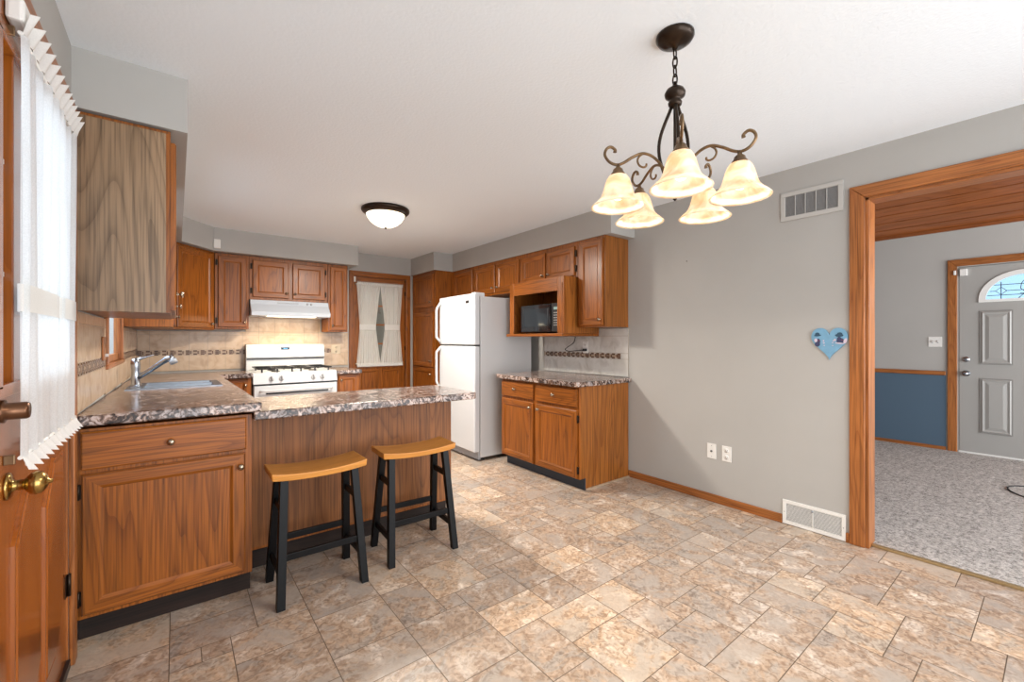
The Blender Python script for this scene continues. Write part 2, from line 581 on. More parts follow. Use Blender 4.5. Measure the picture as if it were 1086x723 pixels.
def single(name, mb, mats, label, cat, bevel=0.0, group=None, kind=None, base=None, **kw):
    """a top-level thing that is one mesh, origin at its base"""
    xs = [v[0] for v in mb.v]; ys = [v[1] for v in mb.v]; zs = [v[2] for v in mb.v]
    loc = base or ((min(xs) + max(xs)) / 2, (min(ys) + max(ys)) / 2, min(zs))
    if isinstance(mats, str): mats = [mats]
    o = bpy.data.objects.new(name, mb.mesh(name, mats, loc))
    COL.objects.link(o); o.location = loc
    if bevel:
        md = o.modifiers.new('bevel', 'BEVEL'); md.width = bevel; md.segments = 2; md.limit_method = 'ANGLE'
    if kw.get('solid'):
        md = o.modifiers.new('solid', 'SOLIDIFY'); md.thickness = kw['solid']
    o['label'] = label; o['category'] = cat
    if group: o['group'] = group
    if kind: o['kind'] = kind
    return o

def struct(name, mb, mats, label, cat, bevel=0.0):
    if isinstance(mats, str): mats = [mats]
    o = bpy.data.objects.new(name, mb.mesh(name, mats))
    COL.objects.link(o)
    if bevel:
        md = o.modifiers.new('bevel', 'BEVEL'); md.width = bevel; md.segments = 2; md.limit_method = 'ANGLE'
    o['kind'] = 'structure'; o['label'] = label; o['category'] = cat
    return o

def frameM(o, u, w):
    """local (a, out, z) -> world: a runs along u, out along w"""
    u = Vector((*u, 0)).normalized(); w = Vector((*w, 0)).normalized()
    return Matrix(((u.x, w.x, 0, o[0]), (u.y, w.y, 0, o[1]), (0, 0, 1, o[2] if len(o) > 2 else 0), (0, 0, 0, 1)))
M_SOUTH = lambda y: frameM((0, y), (1, 0), (0, -1))      # faces -Y, a = X
M_WEST = lambda x: frameM((x, 0), (0, 1), (-1, 0))       # faces -X, a = Y
M_EAST = lambda x: frameM((x, 0), (0, 1), (1, 0))        # faces +X, a = Y

def panel_door(M, a0, a1, z0, z1, t=0.02, fw=0.055, rec=0.009, flat=False):
    """framed cabinet door; slots 0 = grain up, 1 = grain across"""
    mb = MB()
    rings = [(0, 0), (0, t - 0.005), (0.006, t)]
    if not flat:
        rings += [(fw - 0.004, t), (fw, t - 0.003), (fw + 0.010, t - rec)]
    V = []
    for ins, out in rings:
        V += [M @ Vector(p) for p in ((a0 + ins, out, z0 + ins), (a1 - ins, out, z0 + ins), (a1 - ins, out, z1 - ins), (a0 + ins, out, z1 - ins))]
    n = len(rings)
    for i in range(n - 1):
        b = i * 4; c = b + 4
        for k in range(4):
            mb_f = (b + k, b + (k + 1) % 4, c + (k + 1) % 4, c + k)
            mb.f.append(mb_f); mb.m.append((1 if k in (0, 2) else 0) if not flat else 1); mb.sm.append(False)
    mb.v = [tuple(v) for v in V]
    e = (n - 1) * 4
    mb.f.append((e, e + 1, e + 2, e + 3)); mb.m.append(1 if flat else 0); mb.sm.append(False)
    mb.f.append((3, 2, 1, 0)); mb.m.append(0); mb.sm.append(False)
    return mb

def knob_mb(M, a, z, out=0.02, r=0.0145):
    R = M @ Matrix.Translation((a, out, z)) @ Matrix.Rotation(-PI / 2, 4, 'X')
    return MB().lathe([(0.0001, 0), (0.010, 0), (0.010, 0.002), (0.005, 0.004), (0.005, 0.013), (r, 0.017), (r, 0.021), (r * 0.75, 0.026), (0.0001, 0.028)], R, 16)

def hinge_mb(M, a, z, out=0.0):
    mb = MB()
    mb.box(a - 0.009, a + 0.009, out, out + 0.012, z - 0.028, z + 0.028, M=M)
    R = M @ Matrix.Translation((a, out + 0.012, z - 0.032))
    mb.lathe([(0.0001, 0), (0.004, 0), (0.004, 0.064), (0.0001, 0.064)], R, 8)
    return mb

def cab_door(cab, M, a0, a1, z0, z1, hax, knob=None, flat=False, name='door', hinge=None, t=0.02):
    d = part(name, panel_door(M, a0, a1, z0, z1, t=t, flat=flat, fw=min(0.055, (a1 - a0) * 0.24)), ['oak_Z', 'oak_' + hax], cab)
    if knob:
        part('knob', knob_mb(M, knob[0], knob[1], t), 'nickel', d)
    if hinge is not None:
        for z in (z0 + 0.07, z1 - 0.07):
            part('hinge', hinge_mb(M, hinge, z), 'bronze', cab)
    return d

# ================================================================== ROOM
XL, XR, YB, H = -0.33, 3.32, 5.87, 2.44
YF = -1.6           # the room goes on behind the camera, open to daylight there
T = 0.12

# floor: slate-look vinyl in a random ashlar of 10 cm modules
def make_floor():
    mb = MB()
    u = 0.1025
    nx, ny = int((3.38 - XL) / u) + 2, int((YB - YF) / u) + 2
    used = [[False] * ny for _ in range(nx)]
    rnd = random.Random(12)
    sizes = [(3, 3), (3, 2), (2, 3), (2, 2), (2, 4), (2, 1), (1, 1)]
    wts = [6, 6, 4, 5, 1.5, 1.2, 1.5]
    tiles = []
    for j in range(ny):
        for i in range(nx):
            if used[i][j]: continue
            order = sorted(range(len(sizes)), key=lambda q: -wts[q] * rnd.random() ** 0.7)
            for q in order + [6]:
                w, h = sizes[q]
                if i + w <= nx and j + h <= ny and all(not used[i + a][j + b] for a in range(w) for b in range(h)):
                    break
            for a in range(w):
                for b in range(h): used[i + a][j + b] = True
            tiles.append((XL + i * u, YF + j * u, w * u, h * u))
    g = 0.0016
    mb.add([(XL - T, YF, -0.002), (XR + 0.06, YF, -0.002), (XR + 0.06, YB, -0.002), (XL - T, YB, -0.002)], [(0, 1, 2, 3)], 1)
    mb.box(XL - T, XR + 0.06, YF, YB + T, -0.06, -0.003, 1)
    base = len(mb.f)
    cols = []
    for x, y, w, h in tiles:
        x1 = min(x + w, XR + 0.06); y1 = min(y + h, YB)
        if x1 - x < 0.01 or y1 - y < 0.01: continue
        mb.add([(x + g, y + g, 0), (x1 - g, y + g, 0), (x1 - g, y1 - g, 0), (x + g, y1 - g, 0)], [(0, 1, 2, 3)], 0)
        cols.append((rnd.random(), rnd.random(), rnd.random()))
    me = bpy.data.meshes.new('floor')
    me.from_pydata(mb.v, [], mb.f)
    me.materials.append(MATS['slate_tile']); me.materials.append(MATS['floor_grout'])
    ca = me.color_attributes.new('tile', 'FLOAT_COLOR', 'CORNER')
    for p, mi in zip(me.polygons, mb.m):
        p.material_index = mi
        c = cols[p.index - base] if p.index >= base else (0.5, 0.5, 0.5)
        for li in p.loop_indices:
            ca.data[li].color = (*c, 1)
    o = bpy.data.objects.new('floor', me); COL.objects.link(o)
    o['kind'] = 'structure'; o['label'] = 'kitchen floor of mixed beige and grey stone-look tiles'; o['category'] = 'floor'
make_floor()

struct('ceiling', MB().box(XL - T, XR + T, YF, YB + T, H, H + 0.1), 'ceiling_paint', 'white textured kitchen ceiling', 'ceiling')

# left wall with entry door opening and sink window opening
DY0, DY1, DZ = 1.43, 2.375, 2.14        # entry door opening
WY0, WY1, WZ0, WZ1 = 3.47, 4.30, 1.125, 2.0
mb = MB()
mb.box(XL - T, XL, YF, DY0, 0, H)
mb.box(XL - T, XL, DY0, DY1, DZ, H)
mb.box(XL - T, XL, DY1, WY0, 0, H)
mb.box(XL - T, XL, WY0, WY1, 0, WZ0)
mb.box(XL - T, XL, WY0, WY1, WZ1, H)
mb.box(XL - 0.022, XL, WY1, 4.95, 0, H)
mb.box(XL - T, XL, 4.95, YB, 0, H)
struct('wall_left', mb, 'wall_paint', 'grey left wall holding the entry door and the sink window', 'wall')

BX0, BX1, BZ = 1.875, 2.625, 2.135     # back door opening
mb = MB()
mb.box(XL - T, BX0, YB, YB + T, 0, H)
mb.box(BX0, BX1, YB, YB + T, BZ, H)
mb.box(BX1, XR + T, YB, YB + T, 0, H)
struct('wall_back', mb, 'wall_paint', 'grey back wall behind the stove and the curtained door', 'wall')

OY0, OY1, OZ = -1.1, 0.749, 2.135       # wide opening to the living room
HL = 4.0
mb = MB()
mb.box(XR, XR + T, OY1, YB + T, 0, HL)
mb.box(XR, XR + T, OY0, OY1, OZ, HL)
mb.box(XR, XR + T, YF, OY0, 0, HL)
struct('wall_right', mb, 'wall_paint', 'long plain grey right wall with the wide cased opening', 'wall')

# soffits
ZS = 2.2
mb = MB().prism([(XL, 2.43), (0.04, 2.43), (0.04, 5.13), (0.31, 5.45), (1.80, 5.45), (1.80, YB), (XL, YB)], ZS, H)
struct('wall_soffit_left', mb, 'wall_paint', 'grey boxed soffit over the stove-side cabinets', 'soffit')
mb = MB().prism([(XR, 2.43), (2.985, 2.43), (2.985, 5.16), (2.70, 5.16), (2.70, YB), (XR, YB)], ZS, H)
struct('wall_soffit_right', mb, 'wall_paint', 'grey boxed soffit over the refrigerator-side cabinets', 'soffit')

# living room beyond the opening
XF = 6.93
struct('floor_living', MB().box(XR + 0.06, XF + T, -3.2, 4.2, -0.06, 0.012), 'carpet', 'grey flecked living room carpet', 'carpet')
struct('wall_living', MB().box(XF, XF + T, -3.2, -0.23, 0, 2.56).box(XF, XF + T, 0.73, 4.2, 0, 2.56).box(XF, XF + T, -0.23, 0.73, 2.075, 2.56),
       'wall_paint', 'grey living room wall around the front door', 'wall')
struct('wall_living_end', MB().box(XR + T, XF + T, 4.2, 4.3, 0, HL + 0.1), 'wall_paint', 'grey end wall of the living room', 'wall')
struct('wall_wainscot', MB().box(XF - 0.006, XF, 0.835, 4.2, 0.04, 0.87), 'blue_paint', 'slate blue lower wall band under the chair rail', 'wall')
# pine plank ceiling, sloping up towards the kitchen wall
mb = MB()
sl = 0.42; bw = 0.15
ca_, sa_ = 1 / math.sqrt(1 + sl * sl), sl / math.sqrt(1 + sl * sl)
k = 0; L_ = (XF - XR - T) / ca_
while k * bw < L_:
    a0, a1 = k * bw + 0.010, min((k + 1) * bw, L_)
    q = lambda a, n: (XF - a * ca_ + n * sa_, 2.53 + a * sa_ + n * ca_)
    (x0, z0), (x1, z1), (x2, z2), (x3, z3) = q(a0, 0), q(a1, 0), q(a1, 0.02), q(a0, 0.02)
    V = [(x, y, z) for y in (-3.2, 4.2) for x, z in ((x0, z0), (x1, z1), (x2, z2), (x3, z3))]
    mb.add(V, [(0, 1, 2, 3), (7, 6, 5, 4), (0, 4, 5, 1), (1, 5, 6, 2), (2, 6, 7, 3), (3, 7, 4, 0)])
    k += 1
(x0, z0), (x1, z1) = (XF + 0.1, 2.53 - 0.1 * sl + 0.03), (XR, 2.53 + (XF - XR) * sl + 0.03)
V = [(x, y, z) for y in (-3.2, 4.2) for x, z in ((x0, z0), (x1, z1), (x1, z1 + 0.05), (x0, z0 + 0.05))]
mb.add(V, [(0, 1, 2, 3), (7, 6, 5, 4), (0, 4, 5, 1), (1, 5, 6, 2), (2, 6, 7, 3), (3, 7, 4, 0)])
struct('ceiling_living', mb, 'pine', 'sloping knotty pine plank ceiling of the living room', 'ceiling', bevel=0.003)
struct('trim_1', MB().box(XF - 0.022, XF, -3.2, 4.2, 2.50, 2.535), 'pine', 'narrow pine strip under the plank ceiling', 'trim')
struct('trim_2', MB().box(XF - 0.025, XF, 0.835, 4.2, 0.862, 0.91), 'trimoak_Y', 'oak chair rail above the blue wall band', 'trim', bevel=0.006)
struct('baseboard_living', MB().box(XF - 0.018, XF, 0.835, 4.2, 0.012, 0.05), 'trimoak_Y', 'oak baseboard under the blue wall band', 'baseboard', bevel=0.004)

# garage side behind the back door
mb = MB().box(0.8, 3.9, 7.2, 7.3, 0, 2.6)
struct('wall_garage', mb, 'garage_wall', 'dim beige wall seen through the back door glass', 'wall')

# cased opening trim
def casing(name, label, M, a0, a1, z1, w=0.08, t=0.018, z0=0.0, hax='Y', mats=None, sides=(True, True)):
    """flat casing around an opening: legs outside a0 and a1, head above z1, mitred"""
    mb = MB()
    def quadbox(pts, mat):
        V = [M @ Vector((a, o, z)) for o in (0, t) for a, z in pts]
        mb.add(V, [(3, 2, 1, 0), (4, 5, 6, 7)] + [(i, (i + 1) % 4, 4 + (i + 1) % 4, 4 + i) for i in range(4)], mat)
    if sides[0]: quadbox([(a0 - w, z0), (a0, z0), (a0, z1), (a0 - w, z1 + w)], 0)
    if sides[1]: quadbox([(a1, z0), (a1 + w, z0), (a1 + w, z1 + w), (a1, z1)], 0)
    quadbox([(a0 - w if sides[0] else a0, z1 + w), (a0, z1), (a1, z1), (a1 + w if sides[1] else a1, z1 + w)], 1)
    return struct(name, mb, mats or ['trimoak_Z', 'trimoak_' + hax], label, 'trim', bevel=0.005)
casing('trim_3', 'wide oak casing around the living room opening', M_WEST(XR), OY0, OY1, OZ, w=0.078)
mb = MB()
mb.box(XR - 0.004, XR + T + 0.004, OY1 - 0.018, OY1, 0, OZ, 0).box(XR - 0.004, XR + T + 0.004, OY0, OY0 + 0.018, 0, OZ, 0)
mb.box(XR - 0.004, XR + T + 0.004, OY0, OY1, OZ - 0.018, OZ, 1)
struct('trim_4', mb, ['trimoak_Z', 'trimoak_Y'], 'oak jamb lining inside the living room opening', 'trim', bevel=0.002)
struct('trim_5', MB().box(XR + 0.045, XR + 0.075, OY0, OY1 - 0.018, 0.0, 0.016), 'threshold', 'thin brass strip where tile meets carpet', 'trim', bevel=0.004)

mb = MB().box(XR - 0.014, XR, 1.205, 2.49, 0, 0.062)
mb.box(XR - 0.014, XR, 0.827, 0.845, 0, 0.062)
struct('baseboard_right', mb, 'trimoak_Y', 'low oak baseboard along the right wall', 'baseboard', bevel=0.004)

# ------------------------------------------------------------------ front door across the living room
d = thing('door_1', 'light grey panelled front door with an arched leaded window', 'door', (XF, 0.25, 0), kind='structure')
FY0, FY1 = -0.235, 0.735
MF = M_WEST(XF + 0.02)
# slab around a half round light, built of polygon strips
cy, cz, ro = 0.25, 1.705, 0.285
mb = MB()
N = 24
arc = [(cy + ro * 1.12 * math.cos(PI * i / N), cz + ro * 1.0 * math.sin(PI * i / N)) for i in range(N + 1)]
top = 2.08
outer = []
for i in range(N + 1):
    a = PI * i / N
    if a <= PI / 4: outer.append((FY1, cz + (top - cz) * min(1, math.tan(a))))
    elif a >= 3 * PI / 4: outer.append((FY0, cz + (top - cz) * min(1, math.tan(PI - a))))
    else: outer.append((cy + (FY1 - cy) * math.cos(a) / math.sin(a), top))
for i in range(N):
    pts = [arc[i], outer[i], outer[i + 1], arc[i + 1]]
    V = [MF @ Vector((y, o, z)) for o in (-0.02, 0.02) for y, z in pts]
    mb.add(V, [(0, 1, 2, 3), (7, 6, 5, 4), (0, 3, 7, 4), (1, 5, 6, 2)])
mb.box(FY0, FY1, -0.02, 0.02, 0.03, cz, M=MF)
slab = part('slab', mb, 'door_grey', d)
# raised panels
for (py0, py1) in ((0.335, 0.575), (-0.075, 0.165)):
    for (pz0, pz1) in ((1.0, 1.585), (0.25, 0.85)):
        m2 = MB()
        m2.box(py0, py1, 0.02, 0.026, pz0, pz1, 1, M=MF)
        rings = [(0.012, 0.026), (0.022, 0.034), (0.04, 0.028), (0.07, 0.036)]
        V = []
        for ins, o in rings:
            V += [MF @ Vector(p) for p in ((py0 + ins, o, pz0 + ins), (py1 - ins, o, pz0 + ins), (py1 - ins, o, pz1 - ins), (py0 + ins, o, pz1 - ins))]
        F = []
        for r_ in range(3):
            for q_ in range(4):
                F.append((r_ * 4 + q_, r_ * 4 + (q_ + 1) % 4, r_ * 4 + 4 + (q_ + 1) % 4, r_ * 4 + 4 + q_))
        F.append((12, 13, 14, 15))
        m2.add(V, F)
        part('door_panel', m2, ['door_grey', 'door_groove'], slab)
# fan light
m2 = MB()
ri = 0.25
for i in range(N):
    a, b_ = PI * i / N, PI * (i + 1) / N
    P = lambda r, t_: (cy + r * 1.12 * math.cos(t_), cz + r * math.sin(t_))
    pts = [P(ri, a), P(ro + 0.012, a), P(ro + 0.012, b_), P(ri, b_)]
    V = [MF @ Vector((y, o, z)) for o in (-0.01, 0.032) for y, z in pts]
    m2.add(V, [(0, 1, 2, 3), (7, 6, 5, 4), (0, 3, 7, 4), (1, 5, 6, 2)])
m2.box(cy - (ro + 0.012) * 1.12, cy + (ro + 0.012) * 1.12, -0.01, 0.032, cz - 0.03, cz, M=MF)
fl = part('fan_light_frame', m2, 'white_paint', d, label='white arched frame of the front door window')
m2 = MB()
V = [MF @ Vector((cy, 0, cz))] + [MF @ Vector((cy + ri * 1.12 * math.cos(PI * i / N), 0, cz + ri * math.sin(PI * i / N))) for i in range(N + 1)]
m2.add(V, [(0, i, i + 1) for i in range(1, N + 1)])
part('pane', m2, 'glass_blue', fl, solid=0.004)
m2 = MB()
def lead(pts, r=0.0035):
    m2.tube([MF @ Vector((cy + a, 0.006, cz + b_)) for a, b_ in pts], r, 6)
for a in (-0.17, 0.17):
    lead([(a, 0), (a, 0.18)])
    q_ = 0.04
    lead([(a - q_, 0.085), (a, 0.085 + q_), (a + q_, 0.085), (a, 0.085 - q_), (a - q_, 0.085)])
lead([(-0.27, 0.04), (0.27, 0.04)]); lead([(-0.25, 0.085), (-0.21, 0.085)]); lead([(-0.13, 0.085), (0.13, 0.085)]); lead([(0.21, 0.085), (0.25, 0.085)])
lead([(-0.22, 0.15), (0.22, 0.15)])
lead([(0, 0.06), (0.035, 0.10), (0.03, 0.15), (0, 0.21), (-0.03, 0.15), (-0.035, 0.10), (0, 0.06)])
lead([(0, 0.21), (0, 0.25)]); lead([(-0.05, 0.0), (0, 0.06), (0.05, 0.0)]); lead([(-0.04, 0.05), (0.04, 0.05)])
part('leading', m2, 'lead', fl)
m2 = MB().lathe([(0.0001, 0), (0.032, 0), (0.032, 0.008), (0.012, 0.012), (0.012, 0.03), (0.026, 0.045), (0.028, 0.06), (0.0001, 0.072)],
                MF @ Matrix.Translation((0.675, 0.02, 0.895)) @ Matrix.Rotation(-PI / 2, 4, 'X'), 16)
part('door_knob', m2, 'chrome', d)
m2 = MB().lathe([(0.0001, 0), (0.03, 0), (0.028, 0.012), (0.0001, 0.014)], MF @ Matrix.Translation((0.675, 0.02, 1.05)) @ Matrix.Rotation(-PI / 2, 4, 'X'), 16)
m2.box(0.668, 0.682, 0.03, 0.045, 1.035, 1.065, M=MF)
part('deadbolt', m2, 'chrome', d)
part('threshold', MB().box(XF - 0.01, XF + 0.06, FY0, FY1, 0.013, 0.03), 'white_paint', d)
casing('trim_6', 'oak casing around the grey front door', M_WEST(XF), -0.245, 0.745, 2.09, w=0.078)
m2 = MB().box(XF - 0.03, XF - 0.002, 0.665, 0.725, 1.98, 2.055)
single('door_sensor', m2, 'plate_white', 'small white alarm sensor on the top corner of the grey front door', 'sensor', 0.004)
single('sensor_magnet', MB().box(XF - 0.034, XF - 0.018, 0.752, 0.772, 1.995, 2.045), 'plate_white', 'tiny white sensor magnet on the oak casing of the front door', 'sensor', 0.003)

def wall_plate(name, label, M, a, z, kind_, w=0.072, h=0.118, mat='plate_white', gr=None):
    t = thing(name, label, 'wall plate', tuple(M @ Vector((a, 0, z - h / 2))), group=gr)
    part('plate', MB().box(a - w / 2, a + w / 2, 0.0005, 0.006, z - h / 2, z + h / 2, M=M), mat, t, bevel=0.002)
    if kind_ == 'outlet':
        for dz in (-0.026, 0.026):
            r = part('receptacle', MB().lathe([(0.0001, 0.002), (0.016, 0.002), (0.016, 0), (0.0165, -0.003)], M @ Matrix.Translation((a, 0.006, z + dz)) @ Matrix.Rotation(-PI / 2, 4, 'X'), 16), mat, t)
            m2 = MB()
            for da in (-0.006, 0.006):
                m2.box(a + da - 0.001, a + da + 0.001, 0.0078, 0.0088, z + dz - 0.002, z + dz + 0.007, M=M)
            m2.box(a - 0.002, a + 0.002, 0.0078, 0.0088, z + dz - 0.010, z + dz - 0.006, M=M)
            part('slots', m2, 'plate_slot', r)
    elif kind_ == 'coax':
        part('jack', MB().lathe([(0.0001, 0.008), (0.0075, 0.008), (0.008, 0)], M @ Matrix.Translation((a, 0.006, z)) @ Matrix.Rotation(-PI / 2, 4, 'X'), 12), 'plate_slot', t)
        for dz in (-0.042, 0.042):
            part('screw', MB().lathe([(0.0001, 0.001), (0.003, 0.001), (0.003, 0)], M @ Matrix.Translation((a, 0.006, z + dz)) @ Matrix.Rotation(-PI / 2, 4, 'X'), 8), 'vent_grey', t)
    elif kind_ == 'switches':
        n = 2
        for da in (-0.023, 0.023):
            part('toggle', MB().box(a + da - 0.004, a + da + 0.004, 0.006, 0.018, z - 0.004, z + 0.014, M=M), mat, t, bevel=0.001)
            part('toggle_surround', MB().box(a + da - 0.006, a + da + 0.006, 0.006, 0.007, z - 0.014, z + 0.016, M=M), 'vent_grey', t)
    return t
wall_plate('switch_plate', 'white double switch plate on the grey wall left of the front door', M_WEST(XF), 0.925, 1.245, 'switches', 0.115, 0.118)
wall_plate('cable_plate', 'white wall plate with one round dark cable jack', M_WEST(XR), 1.706, 0.396, 'coax')
wall_plate('wall_outlet', 'white two-socket outlet plate right of the cable jack plate', M_WEST(XR), 1.588, 0.396, 'outlet')

# black cable on carpet
pts = [(5.9 + 0.02 * i, -0.9 + 0.03 * i, 0.018) for i in range(4)]
loop = []
for i in range(40):
    a = PI * 0.05 + 1.9 * PI * i / 39
    loop.append((5.48 + 0.26 * math.cos(a), 0.04 + 0.26 * math.sin(a + 0.3), 0.017))
single('cable', MB().tube(loop, 0.005, 8), 'cable_black', 'black cable lying in a loop on the grey carpet', 'cable')

# ------------------------------------------------------------------ wall vents and plaque
MR = M_WEST(XR)
def louvre_vent(name, label, a0, a1, z0, z1, n, cols, back, slat, horiz=True, frame='vent_white', fw=0.028):
    t = thing(name, label, 'vent', (XR, (a0 + a1) / 2, z0))
    m2 = MB()
    for b in ((a0, a1, z0, z0 + fw), (a0, a1, z1 - fw, z1), (a0, a0 + fw, z0 + fw, z1 - fw), (a1 - fw, a1, z0 + fw, z1 - fw)):
        m2.box(b[0], b[1], 0.0, 0.010, b[2], b[3], M=MR)
    part('frame', m2, frame, t, bevel=0.002)
    part('backing', MB().box(a0 + fw, a1 - fw, 0.0005, 0.002, z0 + fw, z1 - fw, M=MR), back, t)
    m2 = MB()
    ia0, ia1, iz0, iz1 = a0 + fw, a1 - fw, z0 + fw, z1 - fw
    for i in range(n):
        z = iz0 + (i + 0.5) * (iz1 - iz0) / n
        R = MR @ Matrix.Translation((0, 0.005, z)) @ Matrix.Rotation(0.6, 4, 'X')
        m2.box(ia0, ia1, -0.0025, 0.0025, -0.0012, 0.0012, M=R)
    part('slats', m2, slat, t)
    m2 = MB()
    for i in range(1, cols):
        a = ia0 + i * (ia1 - ia0) / cols
        m2.box(a - 0.0018, a + 0.0018, 0.002, 0.010, iz0, iz1, M=MR)
    part('divider', m2, frame, t)
    return t
louvre_vent('return_vent', 'grey louvred air vent high on the right wall', 0.858, 1.214, 2.085, 2.278, 20, 5, 'vent_dark', 'vent_grey')
t = louvre_vent('floor_vent', 'white louvred register low on the wall beside the opening', 0.845, 1.203, 0.004, 0.168, 16, 2, 'vent_grey', 'plate_white', frame='plate_white', fw=0.022)
part('lever', MB().sphere((XR - 0.016, 1.024, 0.135), 0.006), 'chrome', t)
for y in (0.857, 1.191):
    part('screw', MB().sphere((XR - 0.010, y, 0.085), 0.003), 'vent_grey', t)

def heart_pts(cy_, cz_, w, h, n=48):
    out = []
    for i in range(n):
        a = 2 * PI * i / n
        x = 16 * math.sin(a) ** 3
        y = 13 * math.cos(a) - 5 * math.cos(2 * a) - 2 * math.cos(3 * a) - math.cos(4 * a)
        out.append((cy_ + x / 32 * w, cz_ + (y + 2.5) / 29 * h))
    return out
def flat_shape(pts, o0, o1, mb, mat=0, M=MR):
    n = len(pts)
    V = [M @ Vector((a, o, z)) for o in (o0, o1) for a, z in pts]
    mb.add(V, [tuple(range(n)), tuple(range(n, 2 * n))] + [(i, (i + 1) % n, n + (i + 1) % n, n + i) for i in range(n)], mat)
def blob(c, rx, rz, n=16, rot=0.0):
    return [(c[0] + rx * math.cos(2 * PI * i / n) * math.cos(rot) - rz * math.sin(2 * PI * i / n) * math.sin(rot),
             c[1] + rx * math.cos(2 * PI * i / n) * math.sin(rot) + rz * math.sin(2 * PI * i / n) * math.cos(rot)) for i in range(n)]
t = thing('heart_plaque', 'blue painted wooden heart plaque with two tiny country figures', 'wall decoration', (XR, 0.932, 1.143))
m2 = MB(); flat_shape(heart_pts(0.932, 1.243, 0.198, 0.205), 0.001, 0.012, m2)
part('heart_board', m2, 'heart_blue', t, bevel=0.002)
# on this wall a (=Y) runs to the left of the picture
def deco(nm, shapes, mat, o=0.012):
    for i, s_ in enumerate(shapes):
        m3 = MB(); flat_shape(s_, o + 0.0004 * i, o + 0.0016 + 0.0004 * i, m3)
        part(nm, m3, mat, t)
deco('hat', [blob((0.995, 1.297), 0.020, 0.006, rot=-0.1), blob((0.996, 1.305), 0.013, 0.011), blob((0.878, 1.297), 0.022, 0.010), blob((0.875, 1.305), 0.014, 0.011)], 'teal')
deco('boy_clothes', [blob((0.996, 1.240), 0.015, 0.016), blob((0.990, 1.258), 0.010, 0.018)], 'navy')
deco('dress', [blob((0.872, 1.262), 0.020, 0.018), blob((0.878, 1.272), 0.012, 0.016)], 'navy')
deco('pale_patch', [blob((1.004, 1.265), 0.009, 0.012), blob((0.846, 1.262), 0.009, 0.017, rot=0.3), blob((0.876, 1.247), 0.024, 0.004, rot=0.1), blob((0.900, 1.268), 0.006, 0.007)], 'pale_pink', 0.014)
deco('maroon_patch', [blob((0.986, 1.264), 0.004, 0.007), blob((0.862, 1.268), 0.005, 0.004)], 'maroon', 0.0155)
deco('blossom', [blob((0.962, 1.262), 0.004, 0.005), blob((0.960, 1.248), 0.005, 0.004), blob((0.909, 1.262), 0.004, 0.004), blob((0.912, 1.250), 0.004, 0.003), blob((0.958, 1.232), 0.003, 0.003), blob((0.912, 1.232), 0.003, 0.003)], 'pale_pink')
single('wall_nail', MB().lathe([(0.0001, 0.012), (0.004, 0.012), (0.004, 0.010), (0.002, 0.009), (0.002, 0)], MR @ Matrix.Translation((1.912, 0, 1.914)) @ Matrix.Rotation(-PI / 2, 4, 'X'), 10),
       'bronze', 'tiny dark nail alone in the bare grey right wall', 'nail')

# ================================================================== ENTRY DOOR (left wall)
XD = -0.335
ME = M_EAST(XD)
d = thing('door_2', 'varnished orange-brown entry door with brass knob and curtained glass', 'door', (XD, 1.95, 0), kind='structure')
LY0, LY1, LZ0, LZ1 = 1.535, 2.27, 1.15, 2.01
mb = MB()
for y0, y1, z0, z1, mt in ((1.44, LY0, 0.03, 2.13, 0), (LY1, 2.365, 0.03, 2.13, 0), (LY0, LY1, 0.03, LZ0, 0), (LY0, LY1, LZ1, 2.13, 1)):
    mb.box(y0, y1, -0.04, 0, z0, z1, mt, M=ME)
slab = part('slab', mb, ['doorwood_Z', 'doorwood_Y'], d)
m2 = MB()
for y0, y1, z0, z1 in ((LY0 - 0.02, LY0 + 0.012, LZ0, LZ1), (LY1 - 0.012, LY1 + 0.02, LZ0, LZ1), (LY0 - 0.02, LY1 + 0.02, LZ0 - 0.02, LZ0 + 0.012), (LY0 - 0.02, LY1 + 0.02, LZ1 - 0.012, LZ1 + 0.02)):
    m2.box(y0, y1, -0.04, 0.012, z0, z1, M=ME)
part('glazing_bead', m2, 'doorwood_Z', d, bevel=0.004)
pn = part('pane', MB().box(LY0, LY1, -0.022, -0.016, LZ0, LZ1, M=ME), 'glass', d)
m2 = MB()
for i in (1, 2):
    z = LZ0 + (LZ1 - LZ0) * i / 3
    m2.box(LY0, LY1, -0.028, -0.012, z - 0.006, z + 0.006, M=ME)
part('muntins', m2, 'white_paint', d)
part('mullion', MB().box(1.665, 1.735, -0.034, 0.004, LZ0, LZ1, M=ME), 'doorwood_Z', d, bevel=0.003)
# lower panels with clipped corners
for (py0, py1) in ((1.655, 1.93), (1.985, 2.255)):
    z0, z1, c = 0.17, 0.87, 0.13
    poly = [(py0, z0), (py1 - c, z0), (py1, z0 + c), (py1, z1), (py0 + c, z1), (py0, z1 - c)]
    cyy = (py0 + py1) / 2; czz = (z0 + z1) / 2
    m2 = MB(); V = []
    for k_, o in ((1.0, 0.0), (0.985, 0.008), (0.93, 0.008), (0.90, 0.002), (0.84, 0.010)):
        dx = (py1 - py0) / 2 * (1 - k_)
        V += [ME @ Vector((cyy + (y - cyy) * k_, o, czz + (z - czz) * (1 - (dx * 2 / (z1 - z0))))) for y, z in poly]
    F = []
    for r_ in range(4):
        for q_ in range(6): F.append((r_ * 6 + q_, r_ * 6 + (q_ + 1) % 6, r_ * 6 + 6 + (q_ + 1) % 6, r_ * 6 + 6 + q_))
    F.append(tuple(range(24, 30)))
    m2.add(V, F)
    part('raised_panel', m2, 'doorwood_Z', slab)
R = ME @ Matrix.Translation((1.628, 0, 0.902)) @ Matrix.Rotation(-PI / 2, 4, 'X')
